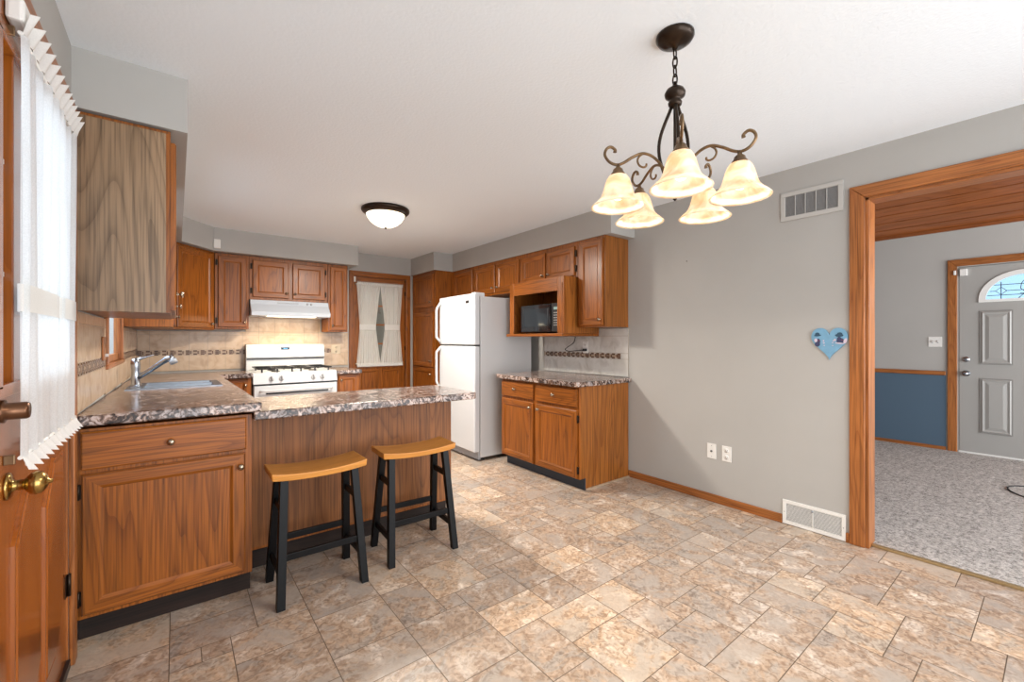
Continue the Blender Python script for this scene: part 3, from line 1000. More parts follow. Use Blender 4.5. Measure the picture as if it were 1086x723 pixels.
m2 = MB().lathe([(0.0001, 0), (0.034, 0), (0.034, 0.004), (0.030, 0.008), (0.016, 0.010), (0.013, 0.014), (0.013, 0.030), (0.018, 0.034), (0.027, 0.042), (0.030, 0.052), (0.027, 0.062), (0.017, 0.070), (0.006, 0.073), (0.005, 0.080), (0.0001, 0.081)], R, 24)
part('door_knob', m2, 'brass', d)
R = ME @ Matrix.Translation((1.585, 0, 1.095)) @ Matrix.Rotation(-PI / 2, 4, 'X')
m2 = MB().lathe([(0.0001, 0), (0.028, 0), (0.028, 0.006), (0.021, 0.008), (0.021, 0.042), (0.018, 0.047), (0.0001, 0.047)], R, 24)
part('deadbolt', m2, 'dark_brass', d)
for z in (0.32, 1.85):
    m2 = MB().lathe([(0.0001, 0), (0.006, 0), (0.006, 0.085), (0.0001, 0.085)], Matrix.Translation((XD + 0.008, 2.366, z - 0.04)), 10)
    m2.box(XD, XD + 0.003, 2.34, 2.366, z - 0.04, z + 0.045)
    part('hinge', m2, 'bronze', d)
part('door_sweep', MB().box(XD - 0.04, XD + 0.012, 1.44, 2.365, 0.004, 0.035), 'black_plastic', d)

casing('trim_7', 'orange oak casing around the entry door', M_EAST(XL), DY0, DY1, DZ, w=0.055, hax='Y', mats=['trimoak_Z', 'trimoak_Y'])
mb = MB()
mb.box(XL - T, XL, DY1 - 0.01, DY1, 0, DZ).box(XL - T, XL, DY0, DY0 + 0.008, 0, DZ).box(XL - T, XL, DY0, DY1, DZ - 0.01, DZ)
struct('trim_8', mb, 'trimoak_Z', 'oak jamb of the entry door', 'trim')
m2 = MB().box(-0.334, -0.300, 1.60, 1.70, 2.065, 2.125)
single('alarm_sensor', m2, 'plate_white', 'white plastic alarm sensor at the top of the entry door', 'sensor', 0.008)

# ------------------------------------------------------------------ curtains
def gathered(M, a_edges, z0, z1, o, amp, n, nu=120, nv=26, zwave=0.0):
    """pleated cloth; a_edges(t) gives both side edges at height fraction t"""
    mb = MB(); V = []
    for j in range(nv + 1):
        t = j / nv
        e0, e1 = a_edges(t)
        for i in range(nu + 1):
            u = i / nu
            uu = u + 0.010 * math.sin(5 * 2 * PI * u + 3 * t)
            am = amp * (0.75 + 0.35 * math.sin(7.3 * u + 2.1 * t))
            z = z0 + (z1 - z0) * t + (zwave * math.sin(n * 2 * PI * uu) * (abs(t - 0.5) * 2))
            V.append(M @ Vector((e0 + (e1 - e0) * u, o + am * math.sin(n * 2 * PI * uu), z)))
    F = [(j * (nu + 1) + i, j * (nu + 1) + i + 1, (j + 1) * (nu + 1) + i + 1, (j + 1) * (nu + 1) + i) for j in range(nv) for i in range(nu)]
    mb.add(V, F, 0, True)
    return mb

def hourglass(a0, a1, zt, pin0, pin1, p=1.6):
    """edges pulled in to pin0/pin1 at height fraction zt"""
    def f(t):
        k_ = max(0.0, 1 - abs(t - zt) / (zt if t < zt else 1 - zt)) ** p
        k_ = k_ * (1.0)
        return a0 + (pin0 - a0) * k_, a1 + (pin1 - a1) * k_
    return f

def curtain_panel(name, label, M, a0, a1, z0, z1, ztie, pin0, pin1, o, mat, n, head, ruff, group=None, amp=0.008, tie_h=0.07, p=1.6):
    t = thing(name, label, 'curtain', tuple(M @ Vector(((a0 + a1) / 2, o, z0))), group=group)
    zt = (ztie - z0) / (z1 - z0)
    f = hourglass(a0, a1, zt, pin0, pin1, p)
    part('cloth', gathered(M, f, z0, z1, o, amp, n), mat, t)
    # flared ruffles beyond both rods
    m2 = MB(); nu, nv = 140, 4; V = []
    nr = n + (6 if n > 7 else 2)
    for j in range(nv + 1):
        v = j / nv
        for i in range(nu + 1):
            u = i / nu
            V.append(M @ Vector((a0 + (a1 - a0) * u + 0.006 * v * math.sin(nr * 2 * PI * u + 1), o + 0.004 + v * 0.012 + (0.004 + 0.012 * v) * math.sin(nr * 2 * PI * u), z1 + head * v + 0.008 * v * math.sin(nr * 2 * PI * u))))
    F = [(j * (nu + 1) + i, j * (nu + 1) + i + 1, (j + 1) * (nu + 1) + i + 1, (j + 1) * (nu + 1) + i) for j in range(nv) for i in range(nu)]
    m2.add(V, F, 0, True)
    part('ruffle', m2, 'sheer_dense', t)
    m2 = MB(); V = []
    for j in range(nv + 1):
        v = j / nv
        for i in range(nu + 1):
            u = i / nu
            V.append(M @ Vector((a0 + (a1 - a0) * u + 0.004 * v * math.sin(nr * 2 * PI * u + 1), o + 0.004 + v * 0.010 + (0.004 + 0.010 * v) * math.sin(nr * 2 * PI * u), z0 - ruff * v - 0.005 * v * math.sin(nr * 2 * PI * u))))
    m2.add(V, F, 0, True)
    part('ruffle', m2, 'sheer_dense', t)
    # tie band wrapped around the waist
    m2 = MB(); V = []
    e0, e1 = pin0 - 0.004, pin1 + 0.004
    w = e1 - e0
    ring = []
    K = 28
    for i in range(K):
        a = 2 * PI * i / K
        ring.append(((e0 + e1) / 2 + w / 2 * (abs(math.cos(a)) ** 0.6) * (1 if math.cos(a) > 0 else -1), o + 0.013 * (abs(math.sin(a)) ** 0.7) * (1 if math.sin(a) > 0 else -1)))
    for z in (ztie - tie_h / 2, ztie + tie_h / 2):
        V += [M @ Vector((x, y, z)) for x, y in ring]
    m2.add(V, [(i, (i + 1) % K, K + (i + 1) % K, K + i) for i in range(K)], 0, True)
    part('tieback', m2, 'sheer_dense', t)
    return t

MEc = M_EAST(-0.335)
curtain_panel('door_curtain', 'sheer white curtain panel next to the brass knob of the entry door', MEc, 1.60, 2.04, 0.975, 2.035, 1.375, 1.604, 2.02, 0.028, 'sheer', 5, 0.055, 0.032, 'white sheers on the entry door', amp=0.012)
curtain_panel('door_curtain', 'sheer white curtain panel on the hinge side of the entry door', MEc, 2.04, 2.33, 0.975, 2.035, 1.375, 2.05, 2.305, 0.028, 'sheer', 4, 0.055, 0.032, 'white sheers on the entry door', amp=0.012)
def rod(label, M, a0, a1, z, o, r=0.005):
    t = thing('curtain_rod', label, 'curtain rod', tuple(M @ Vector((a0, 0, z))))
    part('rod', MB().tube([M @ Vector((a0, o, z)), M @ Vector((a1, o, z))], r, 8), 'plate_white', t)
    for a in (a0, a1):
        part('bracket', MB().box(a - 0.004, a + 0.004, 0, 0.020, z - 0.014, z + 0.010, M=M), 'gold_bronze', t, bevel=0.002)
rod('thin curtain rod across the top of the entry door glass', MEc, 1.60, 2.335, 2.035, 0.028)
rod('thin curtain rod across the bottom of the entry door glass', MEc, 1.60, 2.335, 0.975, 0.028)

# ================================================================== BACK DOOR
MBk = M_SOUTH(YB + 0.02)
d = thing('door_3', 'brown wooden back door with curtained window and small lower panels', 'door', (2.25, YB + 0.02, 0), kind='structure')
gx0, gx1, gz0, gz1 = 1.985, 2.515, 0.95, 2.0
mb = MB()
for x0, x1, z0, z1, mt in ((1.89, gx0, 0.01, 2.12, 0), (gx1, 2.61, 0.01, 2.12, 0), (gx0, gx1, 0.01, gz0, 0), (gx0, gx1, gz1, 2.12, 1)):
    mb.box(x0, x1, -0.04, 0, z0, z1, mt, M=MBk)
slab = part('slab', mb, ['oak_Z', 'oak_X'], d)
part('pane', MB().box(gx0, gx1, -0.022, -0.017, gz0, gz1, M=MBk), 'garage_glass', d)
m2 = MB()
for i in (1, 2):
    x = gx0 + (gx1 - gx0) * i / 3
    m2.box(x - 0.010, x + 0.010, -0.03, -0.006, gz0, gz1, M=MBk)
for i in range(1, 4):
    z = gz0 + (gz1 - gz0) * i / 4
    m2.box(gx0, gx1, -0.029, -0.007, z - 0.010, z + 0.010, M=MBk)
part('muntins', m2, 'oak_X', d)
for x0, x1 in ((1.955, 2.225), (2.275, 2.545)):
    for z0, z1 in ((0.56, 0.86), (0.13, 0.50)):
        part('raised_panel', panel_door(MBk, x0, x1, z0, z1, t=0.014, fw=0.03), ['oak_Z', 'oak_X'], slab)
for z in (1.93, 1.15, 0.3):
    part('hinge', hinge_mb(MBk, 2.618, z, 0.0), 'bronze', d)
casing('trim_9', 'dark stained wood casing around the back door', M_SOUTH(YB), BX0, BX1, BZ, w=0.062, hax='X', mats=['oak_Z', 'oak_X'])
mb = MB().box(BX0, BX0 + 0.012, YB - 0.002, YB + T, 0, BZ).box(BX1 - 0.006, BX1, YB - 0.002, YB + T, 0, BZ).box(BX0, BX1, YB - 0.002, YB + T, BZ - 0.012, BZ)
struct('trim_10', mb, 'oak_Z', 'wooden jamb of the back door', 'trim')
curtain_panel('door_curtain', 'left one of the gathered white curtains on the back door', MBk, 1.915, 2.24, 0.945, 2.02, 1.44, 1.955, 2.175, 0.030, 'sheer_back', 9, 0.035, 0.045, 'curtains on the back door', amp=0.006, tie_h=0.075, p=1.0)
curtain_panel('door_curtain', 'right one of the gathered white curtains on the back door', MBk, 2.24, 2.565, 0.945, 2.02, 1.44, 2.305, 2.525, 0.030, 'sheer_back', 9, 0.035, 0.045, 'curtains on the back door', amp=0.006, tie_h=0.075, p=1.0)
rod('thin curtain rod over the back door window', MBk, 1.905, 2.575, 2.02, 0.030, 0.004)
rod('thin curtain rod below the back door window', MBk, 1.905, 2.575, 0.945, 0.030, 0.004)
single('door_sensor', MB().box(1.872, 1.895, YB - 0.036, YB - 0.019, 2.045, 2.115), 'plate_white', 'small white alarm sensor on the left top casing of the back door', 'sensor', 0.003)

# ================================================================== SINK WINDOW
w_ = thing('window_1', 'small bright wood-framed window over the sink', 'window', (XL, 3.88, WZ0), kind='structure')
mb = MB()
ML = M_EAST(XL)
for y0, y1, z0, z1 in ((WY0, WY0 + 0.045, WZ0, WZ1), (WY1 - 0.022, WY1, WZ0, WZ1), (WY0, WY1, WZ0, WZ0 + 0.045), (WY0, WY1, WZ1 - 0.045, WZ1)):
    mb.box(y0, y1, -0.032, -0.006, z0, z1, M=ML)
part('sash', mb, 'trimoak_Z', w_)
part('pane', MB().box(WY0 + 0.04, WY1 - 0.015, -0.020, -0.016, WZ0 + 0.04, WZ1 - 0.04, M=ML), 'glass', w_)
mb = MB()
for y0, y1, z0, z1 in ((WY0 - 0.06, WY0, WZ0, WZ1 + 0.06), (WY1, WY1 + 0.06, WZ0, WZ1 + 0.06), (WY0, WY1, WZ1, WZ1 + 0.06)):
    mb.box(y0, y1, 0.0, 0.018, z0, z1, M=ML)
for y0, y1, z0, z1 in ((WY0, WY0 + 0.012, WZ0, WZ1), (WY1 - 0.008, WY1, WZ0, WZ1), (WY0, WY1, WZ1 - 0.012, WZ1)):
    mb.box(y0, y1, -0.021, 0.001, z0, z1, M=ML)
part('casing', mb, 'trimoak_Z', w_, bevel=0.003)
part('sill', MB().box(WY0 - 0.07, WY1 + 0.10, -0.05, 0.022, WZ0 - 0.028, WZ0, M=ML), 'trimoak_Y', w_, bevel=0.004)

# ================================================================== BACKSPLASHES
def splash(name, label, M, rects, mat, zb0=1.10, zb1=1.156, phase=0.0, band=None, base=None):
    t = thing(name, label, 'backsplash', base)
    g = MB(); tl = MB(); P = 0.165
    for a0, a1, z0, z1 in rects:
        g.box(a0, a1, 0.0005, 0.006, z0, z1, M=M)
        zs = []
        z = zb0
        while z > z0: zs.append((max(z - P, z0), z)); z -= P
        z = zb1
        for r0, r1 in [(a0, a1)]:
            for g0, g1 in (band or []):
                if g0 > r0 + 0.03 and g0 < r1: tl.box(r0 + 0.0015, g0 - 0.0015, 0.004, 0.009, zb0 + 0.0015, zb1 - 0.0015, M=M)
                if g1 < r1 - 0.03 and g1 > r0: tl.box(g1 + 0.0015, r1 - 0.0015, 0.004, 0.009, zb0 + 0.0015, zb1 - 0.0015, M=M)
        while z < z1: zs.append((z, min(z + P, z1))); z += P
        a = math.floor((a0 - phase) / P) * P + phase
        while a < a1:
            b0, b1 = max(a, a0), min(a + P, a1)
            if b1 - b0 > 0.008:
                for c0, c1 in zs:
                    c0 = max(c0, z0)
                    if c1 - c0 > 0.006 and c0 < z1:
                        tl.box(b0 + 0.0015, b1 - 0.0015, 0.004, 0.009, c0 + 0.0015, c1 - 0.0015, M=M)
            a += P
    part('grout_bed', g, 'grout', t)
    part('tiles', tl, mat, t)
    if band:
        for a0, a1 in band:
            mo = MB()
            mo.box(a0, a1, 0.004, 0.0075, zb0 + 0.002, zb1 - 0.002, 2, M=M)
            a = a0 + 0.002; i = 0
            h = zb1 - zb0
            while a < a1 - 0.02:
                if i % 2 == 0:
                    mo.box(a, min(a + 0.034, a1), 0.006, 0.0105, zb1 - 0.0195, zb1 - 0.003, 0, M=M)
                    mo.box(a, min(a + 0.034, a1), 0.006, 0.0105, zb0 + 0.003, zb0 + 0.0195, 0, M=M)
                    mo.box(a, min(a + 0.034, a1), 0.006, 0.0100, zb0 + 0.0215, zb1 - 0.0215, (i // 2) % 2, M=M)
                    a += 0.037
                else:
                    for q_ in range(2):
                        mo.box(a + q_ * 0.014, a + q_ * 0.014 + 0.011, 0.006, 0.0102, zb0 + 0.010, zb1 - 0.010, q_ % 2, M=M)
                    a += 0.029
                i += 1
            part('mosaic_band', mo, ['mosaic_dark', 'mosaic_tan', mat], t)
    return t
def zc(y): return 0.96 - 0.0135 * (y - 2.45)     # top of the sink counter, which runs very slightly downhill
splash('tile_backsplash', 'beige tile backsplash with mosaic band on the left wall beside the sink', M_EAST(XL),
       [(2.455, 3.405, 0.962, 1.388), (3.405, 4.365, 0.950, 1.096), (4.365, 5.862, 0.937, 1.368)], 'tile_beige_warmlit',
       zb0=1.115, zb1=1.172, band=[(2.46, 3.40), (4.37, 5.86)], base=(XL, 4.2, 0.96), phase=0.05)
splash('tile_backsplash', 'beige tile backsplash with mosaic band behind the white stove', M_SOUTH(YB),
       [(XL + 0.01, 1.80, 0.93, 1.362), (0.635, 1.455, 1.362, 1.70)], 'tile_beige_warmlit', band=[(XL + 0.012, 1.72)], base=(0.7, YB, 0.93), phase=-0.055)
splash('tile_backsplash', 'pale marble-look tile backsplash with short mosaic band above the right counter', M_WEST(XR),
       [(2.495, 3.655, 0.922, 1.378)], 'tile_pale', zb0=1.085, zb1=1.14, band=[(2.58, 3.64)], base=(XR, 3.05, 0.92), phase=0.02)
# ================================================================== COUNTERTOPS
def slab_grid(xs, ys, filled, ztop, th):
    mb = MB(); idx = {}
    def vid(i, j, k_):
        key = (i, j, k_)
        if key not in idx:
            z = ztop(ys[j]) - (th if k_ else 0)
            idx[key] = len(mb.v); mb.v.append((xs[i], ys[j], z))
        return idx[key]
    def q(*f):
        mb.f.append(f); mb.m.append(0); mb.sm.append(False)
    for i in range(len(xs) - 1):
        for j in range(len(ys) - 1):
            if not filled(i, j): continue
            q(vid(i, j, 0), vid(i + 1, j, 0), vid(i + 1, j + 1, 0), vid(i, j + 1, 0))
            q(vid(i, j + 1, 1), vid(i + 1, j + 1, 1), vid(i + 1, j, 1), vid(i, j, 1))
            for (di, dj, a, b) in ((-1, 0, (i, j + 1), (i, j)), (1, 0, (i + 1, j), (i + 1, j + 1)), (0, -1, (i, j), (i + 1, j)), (0, 1, (i + 1, j + 1), (i, j + 1))):
                ni, nj = i + di, j + dj
                ok = 0 <= ni < len(xs) - 1 and 0 <= nj < len(ys) - 1 and filled(ni, nj)
                if not ok: q(vid(*a, 0), vid(*a, 1), vid(*b, 1), vid(*b, 0))
    return mb
xs = [XL + 0.002, -0.235, 0.235, 0.335, 0.625]; ys = [2.45, 3.72, 4.26, 5.13, YB - 0.002]
fill = lambda i, j: (i < 3 and not (i == 1 and j == 1)) or (i == 3 and j == 3)
single('countertop', slab_grid(xs, ys, fill, zc, 0.045), 'granite', 'brown speckled granite-look countertop holding the steel sink', 'countertop', 0.006)
single('countertop', MB().prism([(0.302, 2.455), (1.585, 2.44), (1.605, 2.46), (1.605, 3.04), (0.302, 3.06)], 0.870, 0.914), 'granite', 'speckled granite-look peninsula countertop above the two stools', 'countertop', 0.006)
single('countertop', MB().box(1.475, 1.745, 5.14, YB - 0.002, 0.873, 0.914), 'granite', 'small speckled countertop piece between stove and back door', 'countertop', 0.006)
single('countertop', MB().prism([(2.61, 2.46), (XR - 0.002, 2.46), (XR - 0.002, 3.66), (2.61, 3.61), (2.60, 3.60), (2.60, 2.47)], 0.876, 0.916), 'granite', 'speckled granite-look countertop beside the refrigerator', 'countertop', 0.006)

# ================================================================== BASE CABINETS
def carcass(t, boxes, mat='oak_Z', name='body'):
    mb = MB()
    for b in boxes: mb.box(*b)
    return part(name, mb, mat, t, bevel=0.002)

# near base cabinet facing the camera
MS = M_SOUTH(2.49)
t = thing('base_cabinet', 'oak base cabinet with one wide drawer and door nearest the entry door', 'cabinet', (0, 2.78, 0))
carcass(t, [(-0.326, 0.298, 2.49, 3.06, 0.115, 0.900)])
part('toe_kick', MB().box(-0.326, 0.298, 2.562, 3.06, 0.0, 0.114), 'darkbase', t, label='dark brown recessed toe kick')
dr = part('drawer', panel_door(MS, -0.309, 0.272, 0.732, 0.888, flat=True), ['oak_Z', 'oak_X'], t)
part('knob', knob_mb(MS, -0.019, 0.812), 'nickel', dr)
cab_door(t, MS, -0.307, 0.268, 0.135, 0.714, 'X', (0.247, 0.652), hinge=-0.316)

# run under the sink, facing the kitchen
MRun = M_EAST(0.29)
t = thing('base_cabinet', 'oak sink base cabinet below the steel sink behind the peninsula', 'cabinet', (0, 4.0, 0))
carcass(t, [(-0.326, 0.29, 3.065, 5.13, 0.115, 0.64), (0.26, 0.29, 3.065, 5.13, 0.64, 0.868), (-0.326, -0.28, 3.065, 5.13, 0.64, 0.868), (-0.28, 0.26, 3.065, 3.085, 0.64, 0.868), (-0.28, 0.26, 5.11, 5.13, 0.64, 0.868)])
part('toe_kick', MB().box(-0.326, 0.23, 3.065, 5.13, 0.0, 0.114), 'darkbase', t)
for a0, a1, kx in ((3.10, 3.55, 3.51), (3.56, 4.01, 3.60), (4.02, 4.47, 4.43), (4.48, 4.93, 4.52)):
    cab_door(t, MRun, a0, a1, 0.135, 0.70, 'Y', (kx, 0.65))
    part('drawer', panel_door(MRun, a0, a1, 0.72, 0.86, flat=True), ['oak_Z', 'oak_Y'], t)

MB5 = M_SOUTH(5.20)
t = thing('base_cabinet', 'narrow oak base cabinet in the corner left of the stove', 'cabinet', (0.15, 5.5, 0))
carcass(t, [(-0.326, 0.615, 5.20, YB - 0.005, 0.115, 0.868)])
part('toe_kick', MB().box(-0.326, 0.615, 5.26, YB - 0.005, 0, 0.114), 'darkbase', t)
dr = part('drawer', panel_door(MB5, 0.33, 0.585, 0.71, 0.86, fw=0.035), ['oak_Z', 'oak_X'], t)
part('knob', knob_mb(MB5, 0.56, 0.80), 'nickel', dr)
cab_door(t, MB5, 0.33, 0.585, 0.135, 0.69, 'X', (0.56, 0.63))
t = thing('base_cabinet', 'narrow oak base cabinet between the stove and the back door', 'cabinet', (1.6, 5.5, 0))
carcass(t, [(1.478, 1.735, 5.20, YB - 0.022, 0.115, 0.872)])
part('toe_kick', MB().box(1.478, 1.735, 5.26, YB - 0.022, 0, 0.114), 'darkbase', t)
cab_door(t, MB5, 1.492, 1.715, 0.135, 0.86, 'X', (1.515, 0.80))

# peninsula
t = thing('peninsula_cabinet', 'oak panelled peninsula base behind the two black-legged stools', 'cabinet', (0.93, 2.88, 0))
carcass(t, [(0.31, 1.55, 2.735, 3.03, 0.115, 0.868)])
part('back_panel', MB().box(0.302, 1.558, 2.722, 2.734, 0.135, 0.868), 'pen_veneer', t, label='brown oak veneer panel')
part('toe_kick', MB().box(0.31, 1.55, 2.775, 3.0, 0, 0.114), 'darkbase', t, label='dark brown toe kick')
part('end_trim', MB().box(1.55, 1.562, 2.72, 3.03, 0.115, 0.868), 'oak_Z', t)
MPn = frameM((0, 3.03), (1, 0), (0, 1))
for a0, a1 in ((0.36, 0.74), (0.75, 1.14), (1.15, 1.53)):
    cab_door(t, MPn, a0, a1, 0.135, 0.85, 'X', (a1 - 0.03, 0.78))

# right base cabinet
MWb = M_WEST(2.65)
t = thing('base_cabinet', 'oak base cabinet with two drawers and two doors beside the refrigerator', 'cabinet', (2.98, 3.02, 0))
carcass(t, [(2.65, 2.672, 2.487, 3.565, 0.10, 0.874)], 'oak_Z', 'face_frame')
carcass(t, [(2.672, XR - 0.002, 2.51, 3.565, 0.10, 0.874)])
mb = MB().prism([(2.672, 0.10), (2.715, 0.10), (2.715, 0.0), (XR - 0.016, 0.0), (XR - 0.016, 0.874), (2.672, 0.874)], 0, 0.022,
                M=Matrix(((1, 0, 0, 0), (0, 0, 1, 2.487), (0, 1, 0, 0), (0, 0, 0, 1))))
part('side_panel', mb, 'oak_side', t)
part('toe_kick', MB().box(2.712, 2.724, 2.484, 3.56, 0, 0.10), 'navy_toe', t, label='dark blue-grey vinyl toe kick')
part('base_shoe', MB().box(2.724, XR - 0.016, 2.477, 2.487, 0, 0.012), 'mosaic_tan', t)
for a0, a1, ky in ((3.062, 3.552, 3.335), (2.507, 3.022, 2.785)):
    dr = part('drawer', panel_door(MWb, a0, a1, 0.703, 0.856, flat=True), ['oak_Z', 'oak_Y'], t)
    part('knob', knob_mb(MWb, ky, 0.782), 'nickel', dr)
cab_door(t, MWb, 3.062, 3.552, 0.107, 0.675, 'Y', (3.105, 0.628))
cab_door(t, MWb, 2.507, 3.022, 0.107, 0.675, 'Y', (2.985, 0.628), hinge=2.497)

# ================================================================== UPPER CABINETS
# left near
MLf = M_EAST(-0.02)
t = thing('wall_cabinet', 'large wall cabinet whose plain grey-brown side faces the camera beside the entry door', 'cabinet', (-0.17, 3.0, 1.39))
carcass(t, [(XL + 0.002, -0.02, 2.45, 3.40, 1.395, 2.195)])
mb = MB().box(XL + 0.002, -0.036, 2.432, 2.449, 1.388, 2.176)
part('side_panel', mb, 'veneer', t, label='grey-brown oak veneer side panel')
part('frame_edge', MB().box(-0.0355, -0.0205, 2.432, 2.449, 1.388, 2.176), 'oak_Z', t)
cab_door(t, MLf, 2.445, 2.915, 1.40, 2.145, 'Y', (2.475, 1.475))
cab_door(t, MLf, 2.925, 3.385, 1.40, 2.145, 'Y', (3.355, 1.475))
# left far
t = thing('wall_cabinet', 'oak wall cabinet on the left wall just past the sink window', 'cabinet', (-0.17, 4.95, 1.37))
carcass(t, [(XL + 0.002, -0.02, 4.45, 5.155, 1.372, 2.195)])
cab_door(t, MLf, 4.465, 4.79, 1.39, 2.165, 'Y', (4.76, 1.47))
cab_door(t, MLf, 4.80, 5.13, 1.39, 2.165, 'Y', (4.83, 1.47))
# corner diagonal
t = thing('wall_cabinet', 'tall diagonal oak corner wall cabinet left of the stove', 'cabinet', (-0.05, 5.6, 1.37))
p0, p1 = Vector((-0.018, 5.165)), Vector((0.318, 5.55))
mb = MB().prism([(XL + 0.002, 5.16), (p0.x, p0.y), (p1.x, p1.y), (0.318, YB - 0.002), (XL + 0.002, YB - 0.002)], 1.372, 2.195)
part('body', mb, 'oak_Z', t, bevel=0.002)
u = (p1 - p0).normalized(); wv = Vector((u.y, -u.x)); Ld = (p1 - p0).length
MD = frameM((p0.x, p0.y), tuple(u), tuple(wv))
cab_door(t, MD, 0.02, Ld - 0.03, 1.39, 2.17, 'X', (Ld - 0.065, 1.435))
# narrow
MU = M_SOUTH(5.55)
t = thing('wall_cabinet', 'narrow tall oak wall cabinet immediately left of the range hood', 'cabinet', (0.47, 5.7, 1.385))
carcass(t, [(0.322, 0.632, 5.55, YB - 0.002, 1.385, 2.195)])
cab_door(t, MU, 0.35, 0.612, 1.405, 2.165, 'X', (0.59, 1.46), hinge=0.338)
t = thing('wall_cabinet', 'short two-door oak wall cabinet directly above the range hood', 'cabinet', (1.05, 5.7, 1.72))
carcass(t, [(0.635, 1.462, 5.55, YB - 0.002, 1.715, 2.195)])
cab_door(t, MU, 0.668, 1.028, 1.745, 2.155, 'X', (1.005, 1.80), hinge=0.655)
cab_door(t, MU, 1.072, 1.425, 1.745, 2.155, 'X', (1.095, 1.80), hinge=1.438)
t = thing('wall_cabinet', 'narrow tall oak wall cabinet between range hood and back door', 'cabinet', (1.58, 5.7, 1.365))
carcass(t, [(1.465, 1.70, 5.55, YB - 0.025, 1.365, 2.195)])
cab_door(t, MU, 1.49, 1.685, 1.385, 2.165, 'X', (1.515, 1.44))

# right run
MRu = M_WEST(2.99)
t = thing('wall_cabinet', 'tall narrow oak wall cabinet at the open end of the right run', 'cabinet', (3.15, 2.67, 1.385))
carcass(t, [(2.99, XR - 0.002, 2.516, 2.825, 1.385, 2.198)])
part('side_panel', MB().box(2.99, XR - 0.001, 2.50, 2.515, 1.385, 2.198), 'oak_side', t)
cab_door(t, MRu, 2.515, 2.795, 1.40, 2.17, 'Y', (2.545, 1.45))
t = thing('wall_cabinet', 'short two-door oak wall cabinet directly above the microwave shelf', 'cabinet', (3.15, 3.25, 1.865))
carcass(t, [(2.99, XR - 0.002, 2.828, 3.675, 1.865, 2.198)])
cab_door(t, MRu, 2.858, 3.248, 1.875, 2.155, 'Y', (3.215, 1.925), hinge=2.848)
cab_door(t, MRu, 3.268, 3.655, 1.875, 2.155, 'Y', (3.30, 1.925))
t = thing('wall_cabinet', 'short two-door oak wall cabinet above the refrigerator', 'cabinet', (3.15, 4.15, 1.80))
carcass(t, [(2.99, XR - 0.002, 3.678, 4.618, 1.80, 2.198)])
cab_door(t, MRu, 3.70, 4.125, 1.825, 2.155, 'Y', (4.09, 1.885))
cab_door(t, MRu, 4.155, 4.59, 1.825, 2.155, 'Y', (4.19, 1.885))
t = thing('wall_cabinet', 'single-door oak wall cabinet between the refrigerator cabinet and the tall pantry', 'cabinet', (3.15, 4.88, 1.80))
carcass(t, [(2.99, XR - 0.002, 4.62, 5.155, 1.80, 2.198)])
cab_door(t, MRu, 4.645, 5.09, 1.825, 2.155, 'Y')
# pantry
MPa = M_WEST(2.72)
t = thing('pantry_cabinet', 'tall oak pantry cabinet between the back door and the refrigerator', 'cabinet', (3.0, 5.5, 0))
carcass(t, [(2.72, XR - 0.002, 5.16, 5.848, 0.10, 2.198)])
part('toe_kick', MB().box(2.78, XR - 0.002, 5.16, 5.848, 0, 0.10), 'darkbase', t)
cab_door(t, MPa, 5.20, 5.80, 1.71, 2.15, 'Y', (5.25, 1.78))
cab_door(t, MPa, 5.20, 5.80, 0.90, 1.645, 'Y', (5.25, 0.98))
cab_door(t, MPa, 5.20, 5.80, 0.12, 0.885, 'Y', (5.25, 0.80))

# microwave shelf box
t = thing('microwave_shelf', 'open-fronted oak shelf box that holds the black microwave', 'cabinet', (3.07, 3.25, 1.30))
mb = MB()
mb.box(2.84, XR - 0.013, 2.842, 2.860, 1.33, 1.862)
mb.box(2.84, XR - 0.013, 3.64, 3.658, 1.33, 1.862)
mb.box(2.84, XR - 0.013, 2.860, 3.64, 1.80, 1.862)
part('case', mb, 'oak_side', t)
part('back_board', MB().box(XR - 0.028, XR - 0.014, 2.861, 3.639, 1.33, 1.80), 'oak_Z', t)
part('shelf_board', MB().box(2.80, XR - 0.013, 2.842, 3.69, 1.302, 1.329), 'oak_Y', t, bevel=0.003)
mb = MB()
MM = M_WEST(2.84)
mb.box(2.842, 2.930, 0, 0.02, 1.33, 1.862, 0, M=MM).box(3.590, 3.658, 0, 0.02, 1.33, 1.862, 0, M=MM)
mb.box(2.930, 3.590, 0, 0.02, 1.73, 1.862, 1, M=MM)
part('front_frame', mb, ['oak_Z', 'oak_Y'], t, bevel=0.003)
mb = MB().box(2.858, 2.866, 0.02, 0.026, 1.34, 1.80, 0, M=MM)
part('bead', mb, 'trimoak_Z', t, bevel=0.002)

# ================================================================== STOVE
SX0, SX1, SYF, SYB = 0.632, 1.468, 5.19, 5.84
t = thing('gas_stove', 'white freestanding gas stove with black grates against the tiled wall', 'stove', ((SX0 + SX1) / 2, 5.5, 0))
part('body', MB().box(SX0, SX1, SYF + 0.02, SYB, 0.03, 0.905), 'appliance_white', t, bevel=0.004)
mb = MB()
prof = [(SYF + 0.02, 0.80), (SYF - 0.012, 0.80), (SYF + 0.012, 0.900), (SYF + 0.03, 0.918), (SYB - 0.10, 0.918), (SYB - 0.10, 0.80)]
V = [(x, y, z) for x in (SX0 - 0.003, SX1 + 0.003) for y, z in prof]
n = len(prof)
mb.add(V, [tuple(range(n)), tuple(range(n, 2 * n))] + [(i, (i + 1) % n, n + (i + 1) % n, n + i) for i in range(n)])
part('cooktop', mb, 'appliance_white', t, bevel=0.004)
part('trim_gap', MB().box(SX0, SX1, SYF - 0.004, SYF + 0.02, 0.784, 0.799), 'black_plastic', t, label='black gap above the oven door')
MSt = M_SOUTH(SYF)
